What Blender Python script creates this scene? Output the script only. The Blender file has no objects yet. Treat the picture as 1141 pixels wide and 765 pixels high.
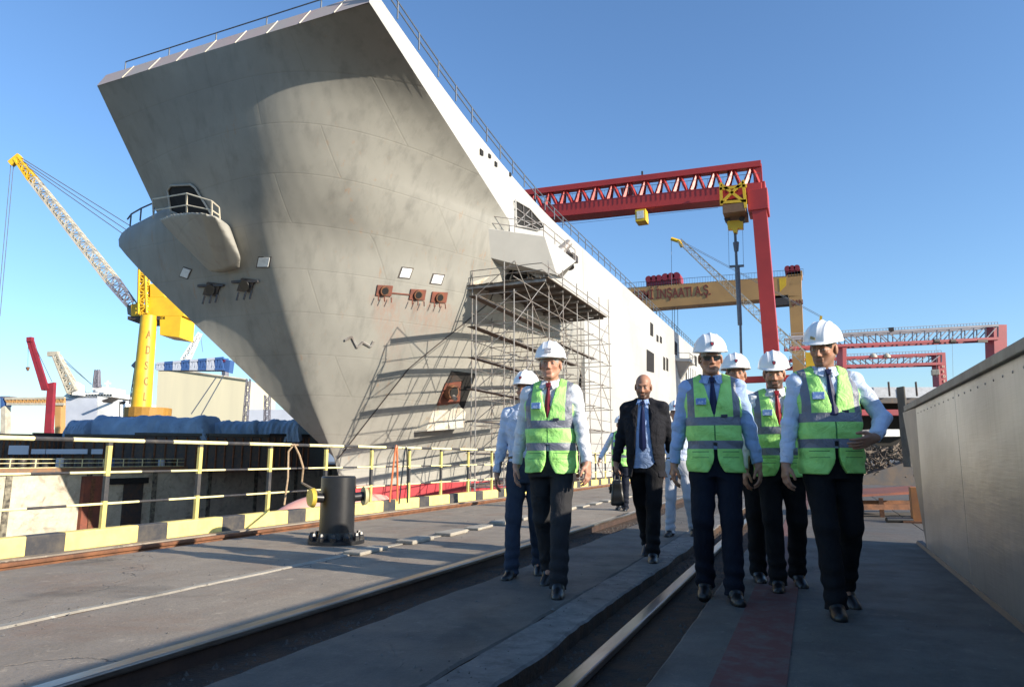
import bpy, math, random
import numpy as np
from mathutils import Vector, Matrix
from mathutils.bvhtree import BVHTree
random.seed(7); rng = np.random.default_rng(7)
SC = bpy.context.scene; COL = SC.collection
R = math.radians

# ------------------------------------------------------------ camera, sky, sun, exposure
FPX, CXP, CYP, HORIZON = 770.0, 570.5, 382.5, 510.0
PITCH = math.atan((HORIZON - CYP) / FPX); YAW = R(23.3); CAMH = 1.0
cd = bpy.data.cameras.new('camera'); cam = bpy.data.objects.new('camera', cd); COL.objects.link(cam)
cam.location = (0, 0, CAMH); cam.rotation_euler = (R(90) + PITCH, 0, YAW)
cd.sensor_width = 36.0; cd.lens = 36.0 * FPX / 1141.0; cd.clip_start = 0.05; cd.clip_end = 12000
SC.camera = cam
SUN_EL, SUN_AZ = R(20.2), R(6.0)            # azimuth: from +X turned towards -Y
world = bpy.data.worlds.new('World'); SC.world = world; world.use_nodes = True
wn = world.node_tree; bg = wn.nodes['Background']
sky = wn.nodes.new('ShaderNodeTexSky'); sky.sky_type = 'NISHITA'; sky.sun_disc = False
sky.sun_elevation = SUN_EL; sky.sun_rotation = R(90) + SUN_AZ
sky.altitude = 0; sky.air_density = 1.15; sky.dust_density = 0.6; sky.ozone_density = 3.5
tint = wn.nodes.new('ShaderNodeMix'); tint.data_type = 'RGBA'; tint.blend_type = 'MULTIPLY'; tint.inputs[0].default_value = 1.0; tint.inputs[7].default_value = (.88, 1.02, 1.17, 1)
wn.links.new(sky.outputs[0], tint.inputs[6]); wn.links.new(tint.outputs[2], bg.inputs[0]); bg.inputs[1].default_value = 0.115
sl = bpy.data.lights.new('sun', 'SUN'); sl.energy = 4.9; sl.angle = R(0.5); sl.color = (1.0, 0.90, 0.75)
so = bpy.data.objects.new('sun', sl); COL.objects.link(so)
tosun = Vector((math.cos(SUN_AZ) * math.cos(SUN_EL), -math.sin(SUN_AZ) * math.cos(SUN_EL), math.sin(SUN_EL)))
so.rotation_euler = tosun.to_track_quat('Z', 'Y').to_euler(); so.location = (40, -10, 40)
SC.view_settings.view_transform = 'Standard'; SC.view_settings.look = 'None'
SC.view_settings.gamma = 1; SC.view_settings.exposure = 0.8; SC.view_settings.use_curve_mapping = False
SC.cycles.max_bounces = 6

# ------------------------------------------------------------ pixel <-> place helpers (photo pixels, 1141 x 765)
def ray(px, py):
    x = (px - CXP) / FPX; y = (CYP - py) / FPX
    f = math.cos(PITCH) - math.sin(PITCH) * y; u = math.sin(PITCH) + math.cos(PITCH) * y
    return Vector((x * math.cos(YAW) - f * math.sin(YAW), x * math.sin(YAW) + f * math.cos(YAW), u))
def atX(px, py, X): d = ray(px, py); return d * (X / d.x) + Vector((0, 0, CAMH))
def atY(px, py, Y): d = ray(px, py); return d * (Y / d.y) + Vector((0, 0, CAMH))
def atZ(px, py, Z=0.0): d = ray(px, py); return d * ((Z - CAMH) / d.z) + Vector((0, 0, CAMH))
FW = Vector((-math.sin(YAW), math.cos(YAW), 0)); RT = Vector((math.cos(YAW), math.sin(YAW), 0))
def atF(px, py, F): d = ray(px, py); return d * (F / d.dot(FW)) + Vector((0, 0, CAMH))

# ------------------------------------------------------------ tags
def tag(o, label=None, cat=None, group=None, kind=None):
    if label: o['label'] = label
    if cat: o['category'] = cat
    if group: o['group'] = group
    if kind: o['kind'] = kind
    return o
def thing(name, label, cat, loc=(0, 0, 0), rz=0.0, group=None, scale=1.0):
    o = bpy.data.objects.new(name, None); COL.objects.link(o); o.empty_display_size = 0.2
    o.location = loc; o.rotation_euler = (0, 0, rz); o.scale = (scale,) * 3
    return tag(o, label, cat, group)
def copy_tree(o, parent=None):
    c = o.copy(); COL.objects.link(c); c.parent = parent
    for ch in list(o.children): copy_tree(ch, c)
    return c

# ------------------------------------------------------------ mesh builder
class MB:
    def __init__(s): s.v = []; s.f = []; s.mi = []; s.cur = 0
    def _add(s, vs, fs):
        b = len(s.v); s.v += [tuple(v) for v in vs]
        for f in fs: s.f.append(tuple(b + i for i in f)); s.mi.append(s.cur)
    def box(s, lo, hi):
        x0, y0, z0 = lo; x1, y1, z1 = hi
        s._add([(x0,y0,z0),(x1,y0,z0),(x1,y1,z0),(x0,y1,z0),(x0,y0,z1),(x1,y0,z1),(x1,y1,z1),(x0,y1,z1)],
               [(0,3,2,1),(4,5,6,7),(0,1,5,4),(1,2,6,5),(2,3,7,6),(3,0,4,7)]); return s
    def bar(s, p, q, w, h=None, up=(0, 0, 1)):
        h = h or w; p = Vector(p); q = Vector(q); d = (q - p).normalized(); up = Vector(up)
        if abs(d.dot(up)) > .98: up = Vector((1, 0, 0))
        a = d.cross(up).normalized(); b = a.cross(d)
        vs = [c + a * (sx * w / 2) + b * (sy * h / 2) for c in (p, q) for sx, sy in ((-1,-1),(1,-1),(1,1),(-1,1))]
        s._add(vs, [(0,1,2,3),(7,6,5,4),(0,4,5,1),(1,5,6,2),(2,6,7,3),(3,7,4,0)]); return s
    def tube(s, p, q, r, r2=None, n=8, cap=True):
        r2 = r if r2 is None else r2; p = Vector(p); q = Vector(q); d = (q - p).normalized()
        up = Vector((0, 0, 1)) if abs(d.z) < .95 else Vector((1, 0, 0))
        a = d.cross(up).normalized(); b = a.cross(d); vs = []
        for c, rr in ((p, r), (q, r2)):
            for i in range(n):
                t = 2 * math.pi * i / n; vs.append(c + a * (math.cos(t) * rr) + b * (math.sin(t) * rr))
        fs = [(i, (i + 1) % n, n + (i + 1) % n, n + i) for i in range(n)]
        fs = [f[::-1] for f in fs]
        if cap: fs += [tuple(range(n)), tuple(range(2 * n - 1, n - 1, -1))]
        s._add(vs, fs); return s
    def path(s, pts, r, n=6):
        for a, b in zip(pts[:-1], pts[1:]): s.tube(a, b, r, n=n)
        return s
    def lathe(s, prof, c=(0, 0, 0), n=24):
        vs = []; c = Vector(c)
        for r, z in prof:
            for i in range(n):
                t = 2 * math.pi * i / n; vs.append(c + Vector((math.cos(t) * r, math.sin(t) * r, z)))
        fs = []
        for k in range(len(prof) - 1):
            for i in range(n): fs.append((k*n+i, k*n+(i+1)%n, (k+1)*n+(i+1)%n, (k+1)*n+i))
        fs += [tuple(range(n - 1, -1, -1)), tuple((len(prof)-1)*n + i for i in range(n))]
        s._add(vs, fs); return s
    def poly(s, pts, ext):
        n = len(pts); e = Vector(ext); P0 = [Vector(p) for p in pts]; vs = P0 + [p + e for p in P0]
        s._add(vs, [tuple(range(n)), tuple(range(2*n-1, n-1, -1))] + [(i, n+i, n+(i+1)%n, (i+1)%n) for i in range(n)]); return s
    def grid(s, rows):
        nr, nc = len(rows), len(rows[0]); vs = [p for r in rows for p in r]
        s._add(vs, [(i*nc+j, i*nc+j+1, (i+1)*nc+j+1, (i+1)*nc+j) for i in range(nr-1) for j in range(nc-1)]); return s
    def build(s, name, m, parent=None, smooth=False, bevel=0.0, fix=True):
        me = bpy.data.meshes.new(name); me.from_pydata(s.v, [], s.f)
        for x in (m if isinstance(m, (list, tuple)) else [m]): me.materials.append(x)
        if isinstance(m, (list, tuple)): me.polygons.foreach_set('material_index', s.mi)
        if smooth: me.polygons.foreach_set('use_smooth', [True] * len(me.polygons))
        me.validate(); me.update()
        if fix:
            import bmesh
            bm = bmesh.new(); bm.from_mesh(me); bmesh.ops.recalc_face_normals(bm, faces=bm.faces); bm.to_mesh(me); bm.free()
        if smooth: me.set_sharp_from_angle(angle=R(40))
        o = bpy.data.objects.new(name, me); COL.objects.link(o); o.parent = parent
        if bevel:
            b = o.modifiers.new('bevel', 'BEVEL'); b.width = bevel; b.segments = 2; b.limit_method = 'ANGLE'
        return o
def lattice(mb, p0, p1, w0, w1, n, rc=.12, rd=.07, up=(0, 0, 1)):
    p0 = Vector(p0); p1 = Vector(p1); d = (p1 - p0).normalized(); up = Vector(up)
    if abs(d.dot(up)) > .95: up = Vector((0, 1, 0))
    a = d.cross(up).normalized(); b = a.cross(d)
    def c(i, k):
        t = i / n; w = w0 + (w1 - w0) * t; s = ((-1,-1),(1,-1),(1,1),(-1,1))[k % 4]
        return p0.lerp(p1, t) + a * (s[0] * w / 2) + b * (s[1] * w / 2)
    for k in range(4):
        mb.bar(c(0, k), c(n, k), rc)
        for i in range(n):
            if (i + k) % 2: mb.bar(c(i, k), c(i + 1, k + 1), rd)
            else: mb.bar(c(i, k + 1), c(i + 1, k), rd)
            mb.bar(c(i, k), c(i, k + 1), rd)

# ------------------------------------------------------------ materials
def nm(name):
    m = bpy.data.materials.new(name); m.use_nodes = True; return m, m.node_tree, m.node_tree.nodes['Principled BSDF']
def N(nt, t, **k):
    n = nt.nodes.new(t)
    for a, b in k.items(): setattr(n, a, b)
    return n
def L(nt, a, b): nt.links.new(a, b)
def noise(nt, vec, scale, detail=6, rough=.6, dist=0.0):
    n = N(nt, 'ShaderNodeTexNoise'); n.inputs['Scale'].default_value = scale; n.inputs['Detail'].default_value = detail
    n.inputs['Roughness'].default_value = rough; n.inputs['Distortion'].default_value = dist; L(nt, vec, n.inputs['Vector']); return n.outputs['Fac']
def ramp(nt, fac, stops):
    r = N(nt, 'ShaderNodeValToRGB'); L(nt, fac, r.inputs[0]); e = r.color_ramp.elements
    while len(e) < len(stops): e.new(.5)
    for i, (p, c) in enumerate(stops):
        e[i].position = p; e[i].color = (c, c, c, 1) if not isinstance(c, (tuple, list)) else (*c, 1)
    return r.outputs[0]
def mixc(nt, fac, a, b, mode='MIX'):
    m = N(nt, 'ShaderNodeMix', data_type='RGBA', blend_type=mode)
    for sock, v in ((m.inputs[0], fac), (m.inputs[6], a), (m.inputs[7], b)):
        if isinstance(v, (int, float)): sock.default_value = v
        elif isinstance(v, (tuple, list)): sock.default_value = (*v, 1)
        else: L(nt, v, sock)
    return m.outputs[2]
def math_(nt, op, a, b=None):
    m = N(nt, 'ShaderNodeMath', operation=op)
    for i, v in enumerate((a, b)):
        if v is None: continue
        if isinstance(v, (int, float)): m.inputs[i].default_value = v
        else: L(nt, v, m.inputs[i])
    return m.outputs[0]
def coords(nt, scale=(1, 1, 1)):
    t = N(nt, 'ShaderNodeTexCoord'); mp = N(nt, 'ShaderNodeMapping'); mp.inputs['Scale'].default_value = scale
    L(nt, t.outputs['Object'], mp.inputs[0]); return mp.outputs[0]
def xyz(nt):
    t = N(nt, 'ShaderNodeTexCoord'); s = N(nt, 'ShaderNodeSeparateXYZ'); L(nt, t.outputs['Object'], s.inputs[0]); return s.outputs
def bump(nt, bs, h, strength=.3, dist=.02):
    b = N(nt, 'ShaderNodeBump'); b.inputs['Strength'].default_value = strength; b.inputs['Distance'].default_value = dist
    L(nt, h, b.inputs['Height']); L(nt, b.outputs[0], bs.inputs['Normal'])
def simple(name, c, rough=.6, metal=0.0, var=.25, scale=3.0, c2=None, bmp=.15, bdist=.01, vs=(1, 1, 1), lo=.35, hi=.7, spec=None):
    m, nt, bs = nm(name); v = coords(nt, vs); f = noise(nt, v, scale)
    c2 = c2 or tuple(x * (1 - var) for x in c)
    col = mixc(nt, ramp(nt, f, [(lo, 0.0), (hi, 1.0)]), c, c2); L(nt, col, bs.inputs['Base Color'])
    bs.inputs['Roughness'].default_value = rough; bs.inputs['Metallic'].default_value = metal
    if spec is not None: bs.inputs['Specular IOR Level'].default_value = spec
    if bmp: bump(nt, bs, noise(nt, v, scale * 7, 4), bmp, bdist)
    return m
def inrange(nt, v, a, b): return math_(nt, 'MULTIPLY', math_(nt, 'GREATER_THAN', v, a), math_(nt, 'LESS_THAN', v, b))
def stripes(name, axis, period, phase, duty, c1, c2, rough=.55):
    m, nt, bs = nm(name); s = xyz(nt)[axis]
    fr = math_(nt, 'FRACT', math_(nt, 'DIVIDE', math_(nt, 'SUBTRACT', s, phase), period))
    w = math_(nt, 'LESS_THAN', fr, duty); v = coords(nt)
    dirt = ramp(nt, noise(nt, v, 5.0, 8, .7), [(.42, 0.0), (.75, .55)])
    col = mixc(nt, dirt, mixc(nt, w, c2, c1), (.16, .13, .09)); L(nt, col, bs.inputs['Base Color'])
    bs.inputs['Roughness'].default_value = rough; bump(nt, bs, noise(nt, v, 40.0), .2, .004); return m

def concrete(name, c, c2, rust=0.0, dark=.5, sc=1.0):
    m, nt, bs = nm(name); v = coords(nt)
    big = noise(nt, v, .35 * sc, 5, .6, .4); mid = noise(nt, v, 2.2 * sc, 8, .65); fine = noise(nt, v, 45, 4, .7)
    col = mixc(nt, ramp(nt, big, [(.35, 0.0), (.68, 1.0)]), c, c2)
    col = mixc(nt, ramp(nt, mid, [(.45, 0.0), (.8, dark)]), col, tuple(x * .45 for x in c2))
    st = noise(nt, coords(nt, (1.6, .16, 1)), 1.3, 6, .7)                       # tyre streaks along the quay
    col = mixc(nt, ramp(nt, st, [(.52, 0.0), (.72, .45)]), col, tuple(x * .5 for x in c))
    col = mixc(nt, ramp(nt, fine, [(.3, .4), (.65, 0.0)]), col, tuple(x * .45 for x in c))
    sp_n = noise(nt, v, 6.0 * sc, 10, .8, .3); col = mixc(nt, ramp(nt, sp_n, [(.56, 0.0), (.66, .55)]), col, tuple(min(1, x * 1.5) for x in c))
    oil = noise(nt, v, .9 * sc, 3, .5, .8); col = mixc(nt, ramp(nt, oil, [(.60, 0.0), (.70, .6)]), col, tuple(x * .35 for x in c2))
    wv = N(nt, 'ShaderNodeVectorMath', operation='ADD'); nn = N(nt, 'ShaderNodeTexNoise'); nn.inputs['Scale'].default_value = 1.9; nn.inputs['Detail'].default_value = 6; L(nt, v, nn.inputs['Vector'])
    L(nt, v, wv.inputs[0]); L(nt, nn.outputs['Color'], wv.inputs[1])
    vo = N(nt, 'ShaderNodeTexVoronoi', feature='DISTANCE_TO_EDGE'); vo.inputs['Scale'].default_value = .55; L(nt, wv.outputs[0], vo.inputs['Vector'])
    crack = ramp(nt, vo.outputs['Distance'], [(0.0, .7), (.006, 0.0)])
    crack = math_(nt, 'MULTIPLY', crack, ramp(nt, big, [(.5, 0.0), (.6, 1.0)]))
    col = mixc(nt, crack, col, (.05, .045, .04))
    if rust:
        r_ = noise(nt, v, 1.1, 8, .7, .6); col = mixc(nt, ramp(nt, r_, [(.5, 0.0), (.7, rust)]), col, (.22, .09, .035))
    L(nt, col, bs.inputs['Base Color']); bs.inputs['Roughness'].default_value = .85
    L(nt, ramp(nt, mid, [(.3, .62), (.7, .92)]), bs.inputs['Roughness'])
    h = math_(nt, 'ADD', math_(nt, 'MULTIPLY', fine, .35), math_(nt, 'MULTIPLY', mid, .8)); h = math_(nt, 'SUBTRACT', h, crack)
    bump(nt, bs, h, .8, .018); return m

YEL = (.85, .70, .16); BLK = (.02, .02, .022)
M = {}
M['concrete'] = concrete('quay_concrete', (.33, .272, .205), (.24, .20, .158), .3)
M['slab'] = concrete('shade_toned_concrete', (.128, .114, .096), (.088, .080, .070), .12)  # quay concrete darkened; the shade on this paving is put into the colour
M['broken'] = concrete('broken_concrete', (.20, .19, .175), (.115, .11, .10), .1, .9, 3.5)
M['dockwall'] = concrete('dock_wall_concrete', (.62, .57, .45), (.46, .42, .33), .25, .5)
M['joint'] = concrete('light_mortar', (.42, .38, .31), (.30, .27, .22), .1)
M['dirt'] = simple('groove_dirt', (.035, .024, .017), .95, c2=(.09, .045, .02), scale=6, bmp=.8, bdist=.03)
M['rust'] = simple('rusty_steel', (.24, .10, .045), .8, .2, c2=(.09, .045, .028), scale=5, bmp=.4)
M['crumbs'] = simple('grey_crumbs', (.085, .075, .065), .95, bmp=0)
M['rustdark'] = simple('oily_rail_web', (.07, .04, .028), .75, .2, c2=(.035, .022, .018), scale=6, bmp=.3)
M['railtop'] = simple('worn_rail_steel', (.42, .38, .34), .32, .85, c2=(.2, .14, .1), scale=8, bmp=.1, vs=(1, .15, 1))
M['kerb'] = stripes('hazard_kerb_paint', 1, 1.28, 5.09, .68, (.86, .67, .20), (.035, .035, .04), .7)
M['railpaint'] = stripes('hazard_rail_paint', 1, 1.3, 5.54 - .44, .68, (.88, .78, .40), (.03, .03, .035))
M['postpaint'] = stripes('hazard_post_paint', 2, .62, .52, .45, (.03, .03, .035), (.70, .56, .16))
M['black'] = simple('black_paint', (.018, .018, .02), .38, var=.5, scale=4, bmp=.08)
M['darksteel'] = simple('dark_steel', (.05, .05, .055), .6, .3, c2=(.10, .07, .05))
M['dark'] = simple('dark_interior', (.012, .011, .010), .9)  # near-black stand-in for the shade inside openings that are not cut
M['tubesteel'] = simple('scaffold_tube_galvanised', (.36, .35, .33), .5, .4, c2=(.22, .17, .14), scale=2)
M['plank'] = simple('scaffold_plank', (.13, .10, .075), .85, c2=(.08, .065, .05), scale=2, vs=(6, .4, 1))
M['redcrane'] = simple('red_crane_paint', (.42, .035, .028), .45, c2=(.33, .028, .025), scale=.25, bmp=.05)
M['redcrane2'] = simple('weathered_red_paint', (.30, .022, .035), .5, c2=(.2, .02, .03), scale=.3, bmp=.05)
M['greysteel'] = simple('grey_blue_steel', (.20, .20, .24), .5, c2=(.13, .12, .14), scale=.4, bmp=.05)
M['tan'] = simple('tan_crane_paint', (.52, .29, .10), .5, c2=(.42, .23, .085), scale=.15, bmp=.05)
M['tanred'] = simple('dark_red_lettering', (.22, .05, .03), .6)
M['yellow'] = simple('yellow_crane_paint', (.80, .50, .02), .45, c2=(.62, .36, .02), scale=.3, bmp=.05)
M['boomwhite'] = simple('pale_boom_paint', (.55, .50, .40), .5, c2=(.35, .31, .24), scale=.4)
M['white'] = simple('white_ship_paint', (.78, .78, .76), .5, c2=(.62, .62, .60), scale=.2)
M['shipgrey'] = simple('pale_grey_ship_paint', (.52, .55, .62), .5, c2=(.44, .47, .54), scale=.2)
M['cream'] = simple('cream_cladding', (.66, .60, .42), .6, c2=(.58, .53, .38), scale=.15, vs=(1, 1, .1))
M['tarp'] = simple('blue_grey_tarpaulin', (.30, .42, .57), .55, c2=(.20, .29, .42), scale=.6, bmp=.5, bdist=.15)
M['blue'] = simple('blue_paint', (.05, .12, .32), .5)
M['cable'] = simple('steel_cable', (.12, .14, .17), .6)
M['rope'] = simple('hemp_rope', (.42, .30, .19), .9, c2=(.25, .17, .1), scale=20)
M['hose'] = simple('orange_hose', (.62, .17, .06), .5)
M['glass'] = simple('dark_window_glass', (.03, .04, .05), .15, bmp=0)
M['stainless'] = None
# ------------------------------------------------------------ the setting: quay, grooves, dock, water, hills
YN, YF = -14.0, 330.0
def slab(name, x0, x1, y0, y1, z0, z1, m, **k):
    return tag(MB().box((x0, y0, z0), (x1, y1, z1)).build(name, m, **k), kind='structure')
def ragged_slab(name, x0, x1, m, jag0=0.0, jag1=0.0, z1=0.0, step=.12, yend=60.0, bow=0.0):
    """paving strip whose long edges are chipped; straight beyond yend"""
    r = random.Random(hash(name) & 0xff if False else len(name) * 7 + int(x0 * 10)); ys = []; y = YN
    while y < 26: ys.append(y); y += step
    ys += [26, yend, YF]; rows = []
    o0 = o1 = 0
    for y in ys:
        o0 = .7 * o0 + r.uniform(-1, 1) * jag0; o1 = .7 * o1 + r.uniform(-1, 1) * jag1
        a, b = x0 + o0, x1 + o1
        rows.append([(a, y, -.3), (a, y, z1 - .012), (a + .015, y, z1), (b - .015, y, z1), (b, y, z1 - .012), (b, y, -.3)])
    mb = MB(); mb.grid(rows); mb.mi = [1 if i % 5 in (0, 4) else 0 for i in range(len(mb.f))]; return tag(mb.build(name, [m, M['dirt']]), kind='structure')
ragged_slab('quay_edge_paving', -7.36, -7.0, M['concrete'])
slab('quay_base', -7.34, 0.5, YN, YF, -11, -.088, M['dirt'])
slab('rail_groove', -7.0, -6.78, YN, YF, -.14, -.055, M['rust'])
ragged_slab('quay_paving', -6.78, -4.60, M['concrete'], .004, .006)
ragged_slab('paving_joint', -4.596, -4.50, M['joint'], .006, .008, .009)
ragged_slab('quay_paving', -4.496, -3.20, M['concrete'], .006, .004)
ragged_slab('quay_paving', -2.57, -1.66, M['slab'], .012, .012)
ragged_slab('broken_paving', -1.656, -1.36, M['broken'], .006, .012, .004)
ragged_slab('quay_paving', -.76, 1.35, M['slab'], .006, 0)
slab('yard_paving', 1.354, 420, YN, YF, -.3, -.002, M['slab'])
slab('yard_ground', .5, 420, YN, YF, -11, -.31, M['slab'])
# raised chipped blocks along the pale joint, as lifted kerb stones
mb = MB(); y = 6.2
for i in range(16):
    w = .55; a = .13
    mb.poly([(-4.60 + random.uniform(-.02, .02), y, .0), (-4.36, y - .03, .0), (-4.40, y + w, .0), (-4.60, y + w, .0)], (0, 0, random.uniform(.035, .055))); y += w + random.uniform(.25, .6)
tag(mb.build('kerb_stones', M['joint'], bevel=.012), kind='structure')
m, nt, bs = nm('red_painted_stripe'); v = coords(nt)
f = noise(nt, v, 7, 9, .75); L(nt, mixc(nt, ramp(nt, f, [(.45, 0.0), (.68, .85)]), (.12, .036, .03), (.11, .10, .09)), bs.inputs['Base Color']); bs.inputs['Roughness'].default_value = .8
slab('painted_stripe', -.49, -.175, YN, 40, .0, .005, m)
# rails
def rail(x, ztop, label, headw=.085, foot=.16):
    t = thing('crane_rail', label, 'rail', (x, 0, 0))
    MB().box((-headw/2, YN, ztop - .04), (headw/2, YF, ztop)).build('rail_head', M['railtop'], t, bevel=.01)
    MB().box((-.015, YN, ztop - .14), (.015, YF, ztop - .042)).build('rail_web', M['rustdark'], t)
    MB().box((-foot/2, YN, ztop - .165), (foot/2, YF, ztop - .142)).build('rail_foot', M['rust'], t)
    return t
rail(-3.10, .035, 'worn steel crane rail beside a dirt groove in the middle of the quay', .10)
rail(-1.11, -.025, 'polished steel crane rail sunk in the deep dark groove nearest the camera')
t = rail(-6.90, .05, 'brown rusty crane rail running along the yellow and black kerb')
for ch in t.children: ch.data.materials.clear(); ch.data.materials.append(M['rust'])
# rubble and dirt in grooves (uncountable)
mb = MB()
for i in range(2600):
    g = random.random()
    if g < .5: x = random.uniform(-3.0, -2.58)
    elif g < .9: x = random.choice([random.uniform(-1.34, -1.2), random.uniform(-1.02, -.78)])
    else: x = random.uniform(-1.75, -1.36)
    y = random.uniform(1.5, 30) if random.random() < .6 else random.uniform(1.5, 12)
    s = random.uniform(.004, .016); z = -.088 if g < .9 else .004
    if g >= .9: s *= .4
    a = random.uniform(0, 6.28); c, sn = math.cos(a) * s, math.sin(a) * s
    mb._add([(x + c, y + sn, z), (x - sn, y + c, z), (x - c, y - sn, z), (x + sn, y - c, z), (x, y, z + s * random.uniform(.7, 1.6))], [(0, 1, 4), (1, 2, 4), (2, 3, 4), (3, 0, 4)])
tag(mb.build('gravel', M['crumbs']), 'loose gravel and concrete crumbs lying in the rail grooves', 'gravel', kind='stuff')

mb = MB()
for i in range(1500):
    x = random.choice([random.uniform(-6.7, -3.3), random.uniform(-2.5, -1.4), random.uniform(-.75, 1.0), random.uniform(-4.7, -4.3)]); y = 1.6 + random.random() ** 1.7 * 22; s = random.uniform(.002, .009) * (1 if random.random() < .93 else 2)
    a = random.uniform(0, 6.28); c, sn = math.cos(a) * s, math.sin(a) * s; z = .003
    mb._add([(x + c, y + sn, z), (x - sn, y + c, z), (x - c, y - sn, z), (x + sn, y - c, z), (x, y, z + s * random.uniform(.5, 1.1))], [(0, 1, 4), (1, 2, 4), (2, 3, 4), (3, 0, 4)])
tag(mb.build('grit', M['broken']), 'small grit and crumbs scattered over the quay paving', 'grit', kind='stuff')
# kerb of the dock edge
k = tag(MB().box((-7.52, YN, -.2), (-7.36, 200, .22)).build('kerb', M['kerb'], bevel=.015), kind='structure')
k2 = tag(MB().box((-7.361, YN, -.02), (-7.20, 200, .03)).build('kerb_footing', M['concrete'], bevel=.01), kind='structure')
# dock
dockm = M['dockwall']
tag(MB().box((-8.2, YN - 30, -11.2), (-7.53, YF, -.004)).build('dock_wall', dockm), 'near concrete wall of the dry dock below the striped kerb', 'dock wall')
slab('dock_floor', -62, -7.5, YN - 30, YF, -11.6, -11.2, M['slab'])
fw = thing('dock_wall', 'pale concrete far wall of the dry dock with vertical joints behind the bow', 'dock wall')
MB().box((-60, YN - 30, -11.2), (-56, YF, -.25)).build('wall', dockm, fw)
mb = MB()
for i in range(26): mb.box((-56, 8 + i * 6.4, -11), (-55.9, 8.45 + i * 6.4, -.3))
mb.build('joint_strip', simple('tarry_joint', (.05, .045, .04), .9, c2=(.3, .27, .2), scale=3), fw)
mb = MB()
MB().box((-56.3, YN - 30, -.25), (-55.7, 30.6, .22)).build('coping', simple('yellow_coping', (.75, .68, .30), .7), fw)
MB().box((-56.3, 30.6, -.25), (-55.7, YF, .22)).build('coping', simple('rusty_coping', (.16, .12, .09), .8, c2=(.3, .14, .06)), fw)
slab('dock_end_slab', -60, -7.6, YF, YF + 40, -11.6, -.2, M['slab'])
slab('far_quay', -150, -60, YN - 30, YF, -12, -.25, M['slab'])
# water to the horizon
m, nt, bs = nm('harbour_water'); bs.inputs['Base Color'].default_value = (.02, .05, .07, 1); bs.inputs['Roughness'].default_value = .12
bump(nt, bs, noise(nt, coords(nt), .6, 6), .4, .3)
tag(MB().box((-9000, -9000, -14), (9000, 9000, -13)).build('water', m), kind='structure')
# hills round the bay
m = simple('haze_toned_hill', (.20, .24, .30), .95, c2=(.15, .19, .24), scale=.004, bmp=0)  # distance haze put into the grey-blue base colour
mb = MB(); rows = [[], [], []]
for i in range(241):
    a = R(-70 + i * .9); r = 3600 + 260 * math.sin(i * .13)
    h = 75 + 45 * math.sin(i * .21 + 1) + 28 * math.sin(i * .53) + 12 * math.sin(i * 1.7)
    if a > R(25): h *= .45
    h = max(h, 18)
    d = Vector((math.sin(a - R(25)), math.cos(a - R(25)), 0))
    rows[0].append(d * (r - 500) + Vector((0, 0, -13))); rows[1].append(d * r + Vector((0, 0, h))); rows[2].append(d * (r + 700) + Vector((0, 0, -13)))
mb.grid(rows); tag(mb.build('hills', m, smooth=True), kind='structure')

# ------------------------------------------------------------ striped fence along the dock edge
fence = thing('dock_railing', 'yellow and black tube railing along the near edge of the dock', 'railing')
FX = -7.42; ys = [5.54 + 1.3 * i for i in range(-12, 60)]
for z, r in ((1.2, .024), (.84, .014), (.49, .014)):
    MB().tube((FX, ys[0] - .3, z), (FX, ys[-1] + .3, z), r).build('top_rail' if z > 1 else 'mid_rail', M['railpaint'], fence, smooth=True)
for y in ys: MB().box((FX - .024, y - .026, .2), (FX + .024, y + .026, 1.18)).build('post', M['postpaint'], fence, bevel=.004)
# rope tied to the railing and hoses hung over it
yr = atX(326, 505, FX)[1]
mb = MB(); P = [Vector((FX + .03, yr, 1.2)), Vector((FX + .09, yr + .05, 1.05)), Vector((FX + .12, yr + .12, .85)), Vector((FX + .02, yr + .22, .62)), Vector((-5.7, 7.28, .52))]
mb.path(P, .016); mb.path([P[0] + Vector((0, 0, .02)), Vector((FX - .04, yr - .05, 1.1)), Vector((FX + .02, yr - .1, .7)), Vector((FX + .03, yr - .16, .3))], .014)
for i in range(4): mb.lathe([(.045, -.012), (.055, 0), (.045, .012)], (FX, yr + .03 * i - .04, 1.2), 10)
tag(mb.build('mooring_rope', M['rope'], smooth=True), 'frayed brown rope knotted on the striped railing and led to the bollard', 'rope')
def hose(px, m, label, w, h, r=.018):
    y = atX(px, 520, FX)[1]; pts = []
    for i in range(15):
        t = i / 14; a = math.pi * t
        pts.append(Vector((FX + .07 + .03 * math.sin(a), y - w / 2 + w * t, 1.24 - h * (abs(2 * t - 1) ** 1.6))))
    tag(MB().path(pts, r).build('hose', m, smooth=True), label, 'hose')
hose(436, M['hose'], 'orange hose looped over the striped railing right of the bollard', .26, 1.05)
hose(447, M['black'], 'black hose looped over the striped railing beside the orange hose', .30, 1.1, .014)

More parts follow.
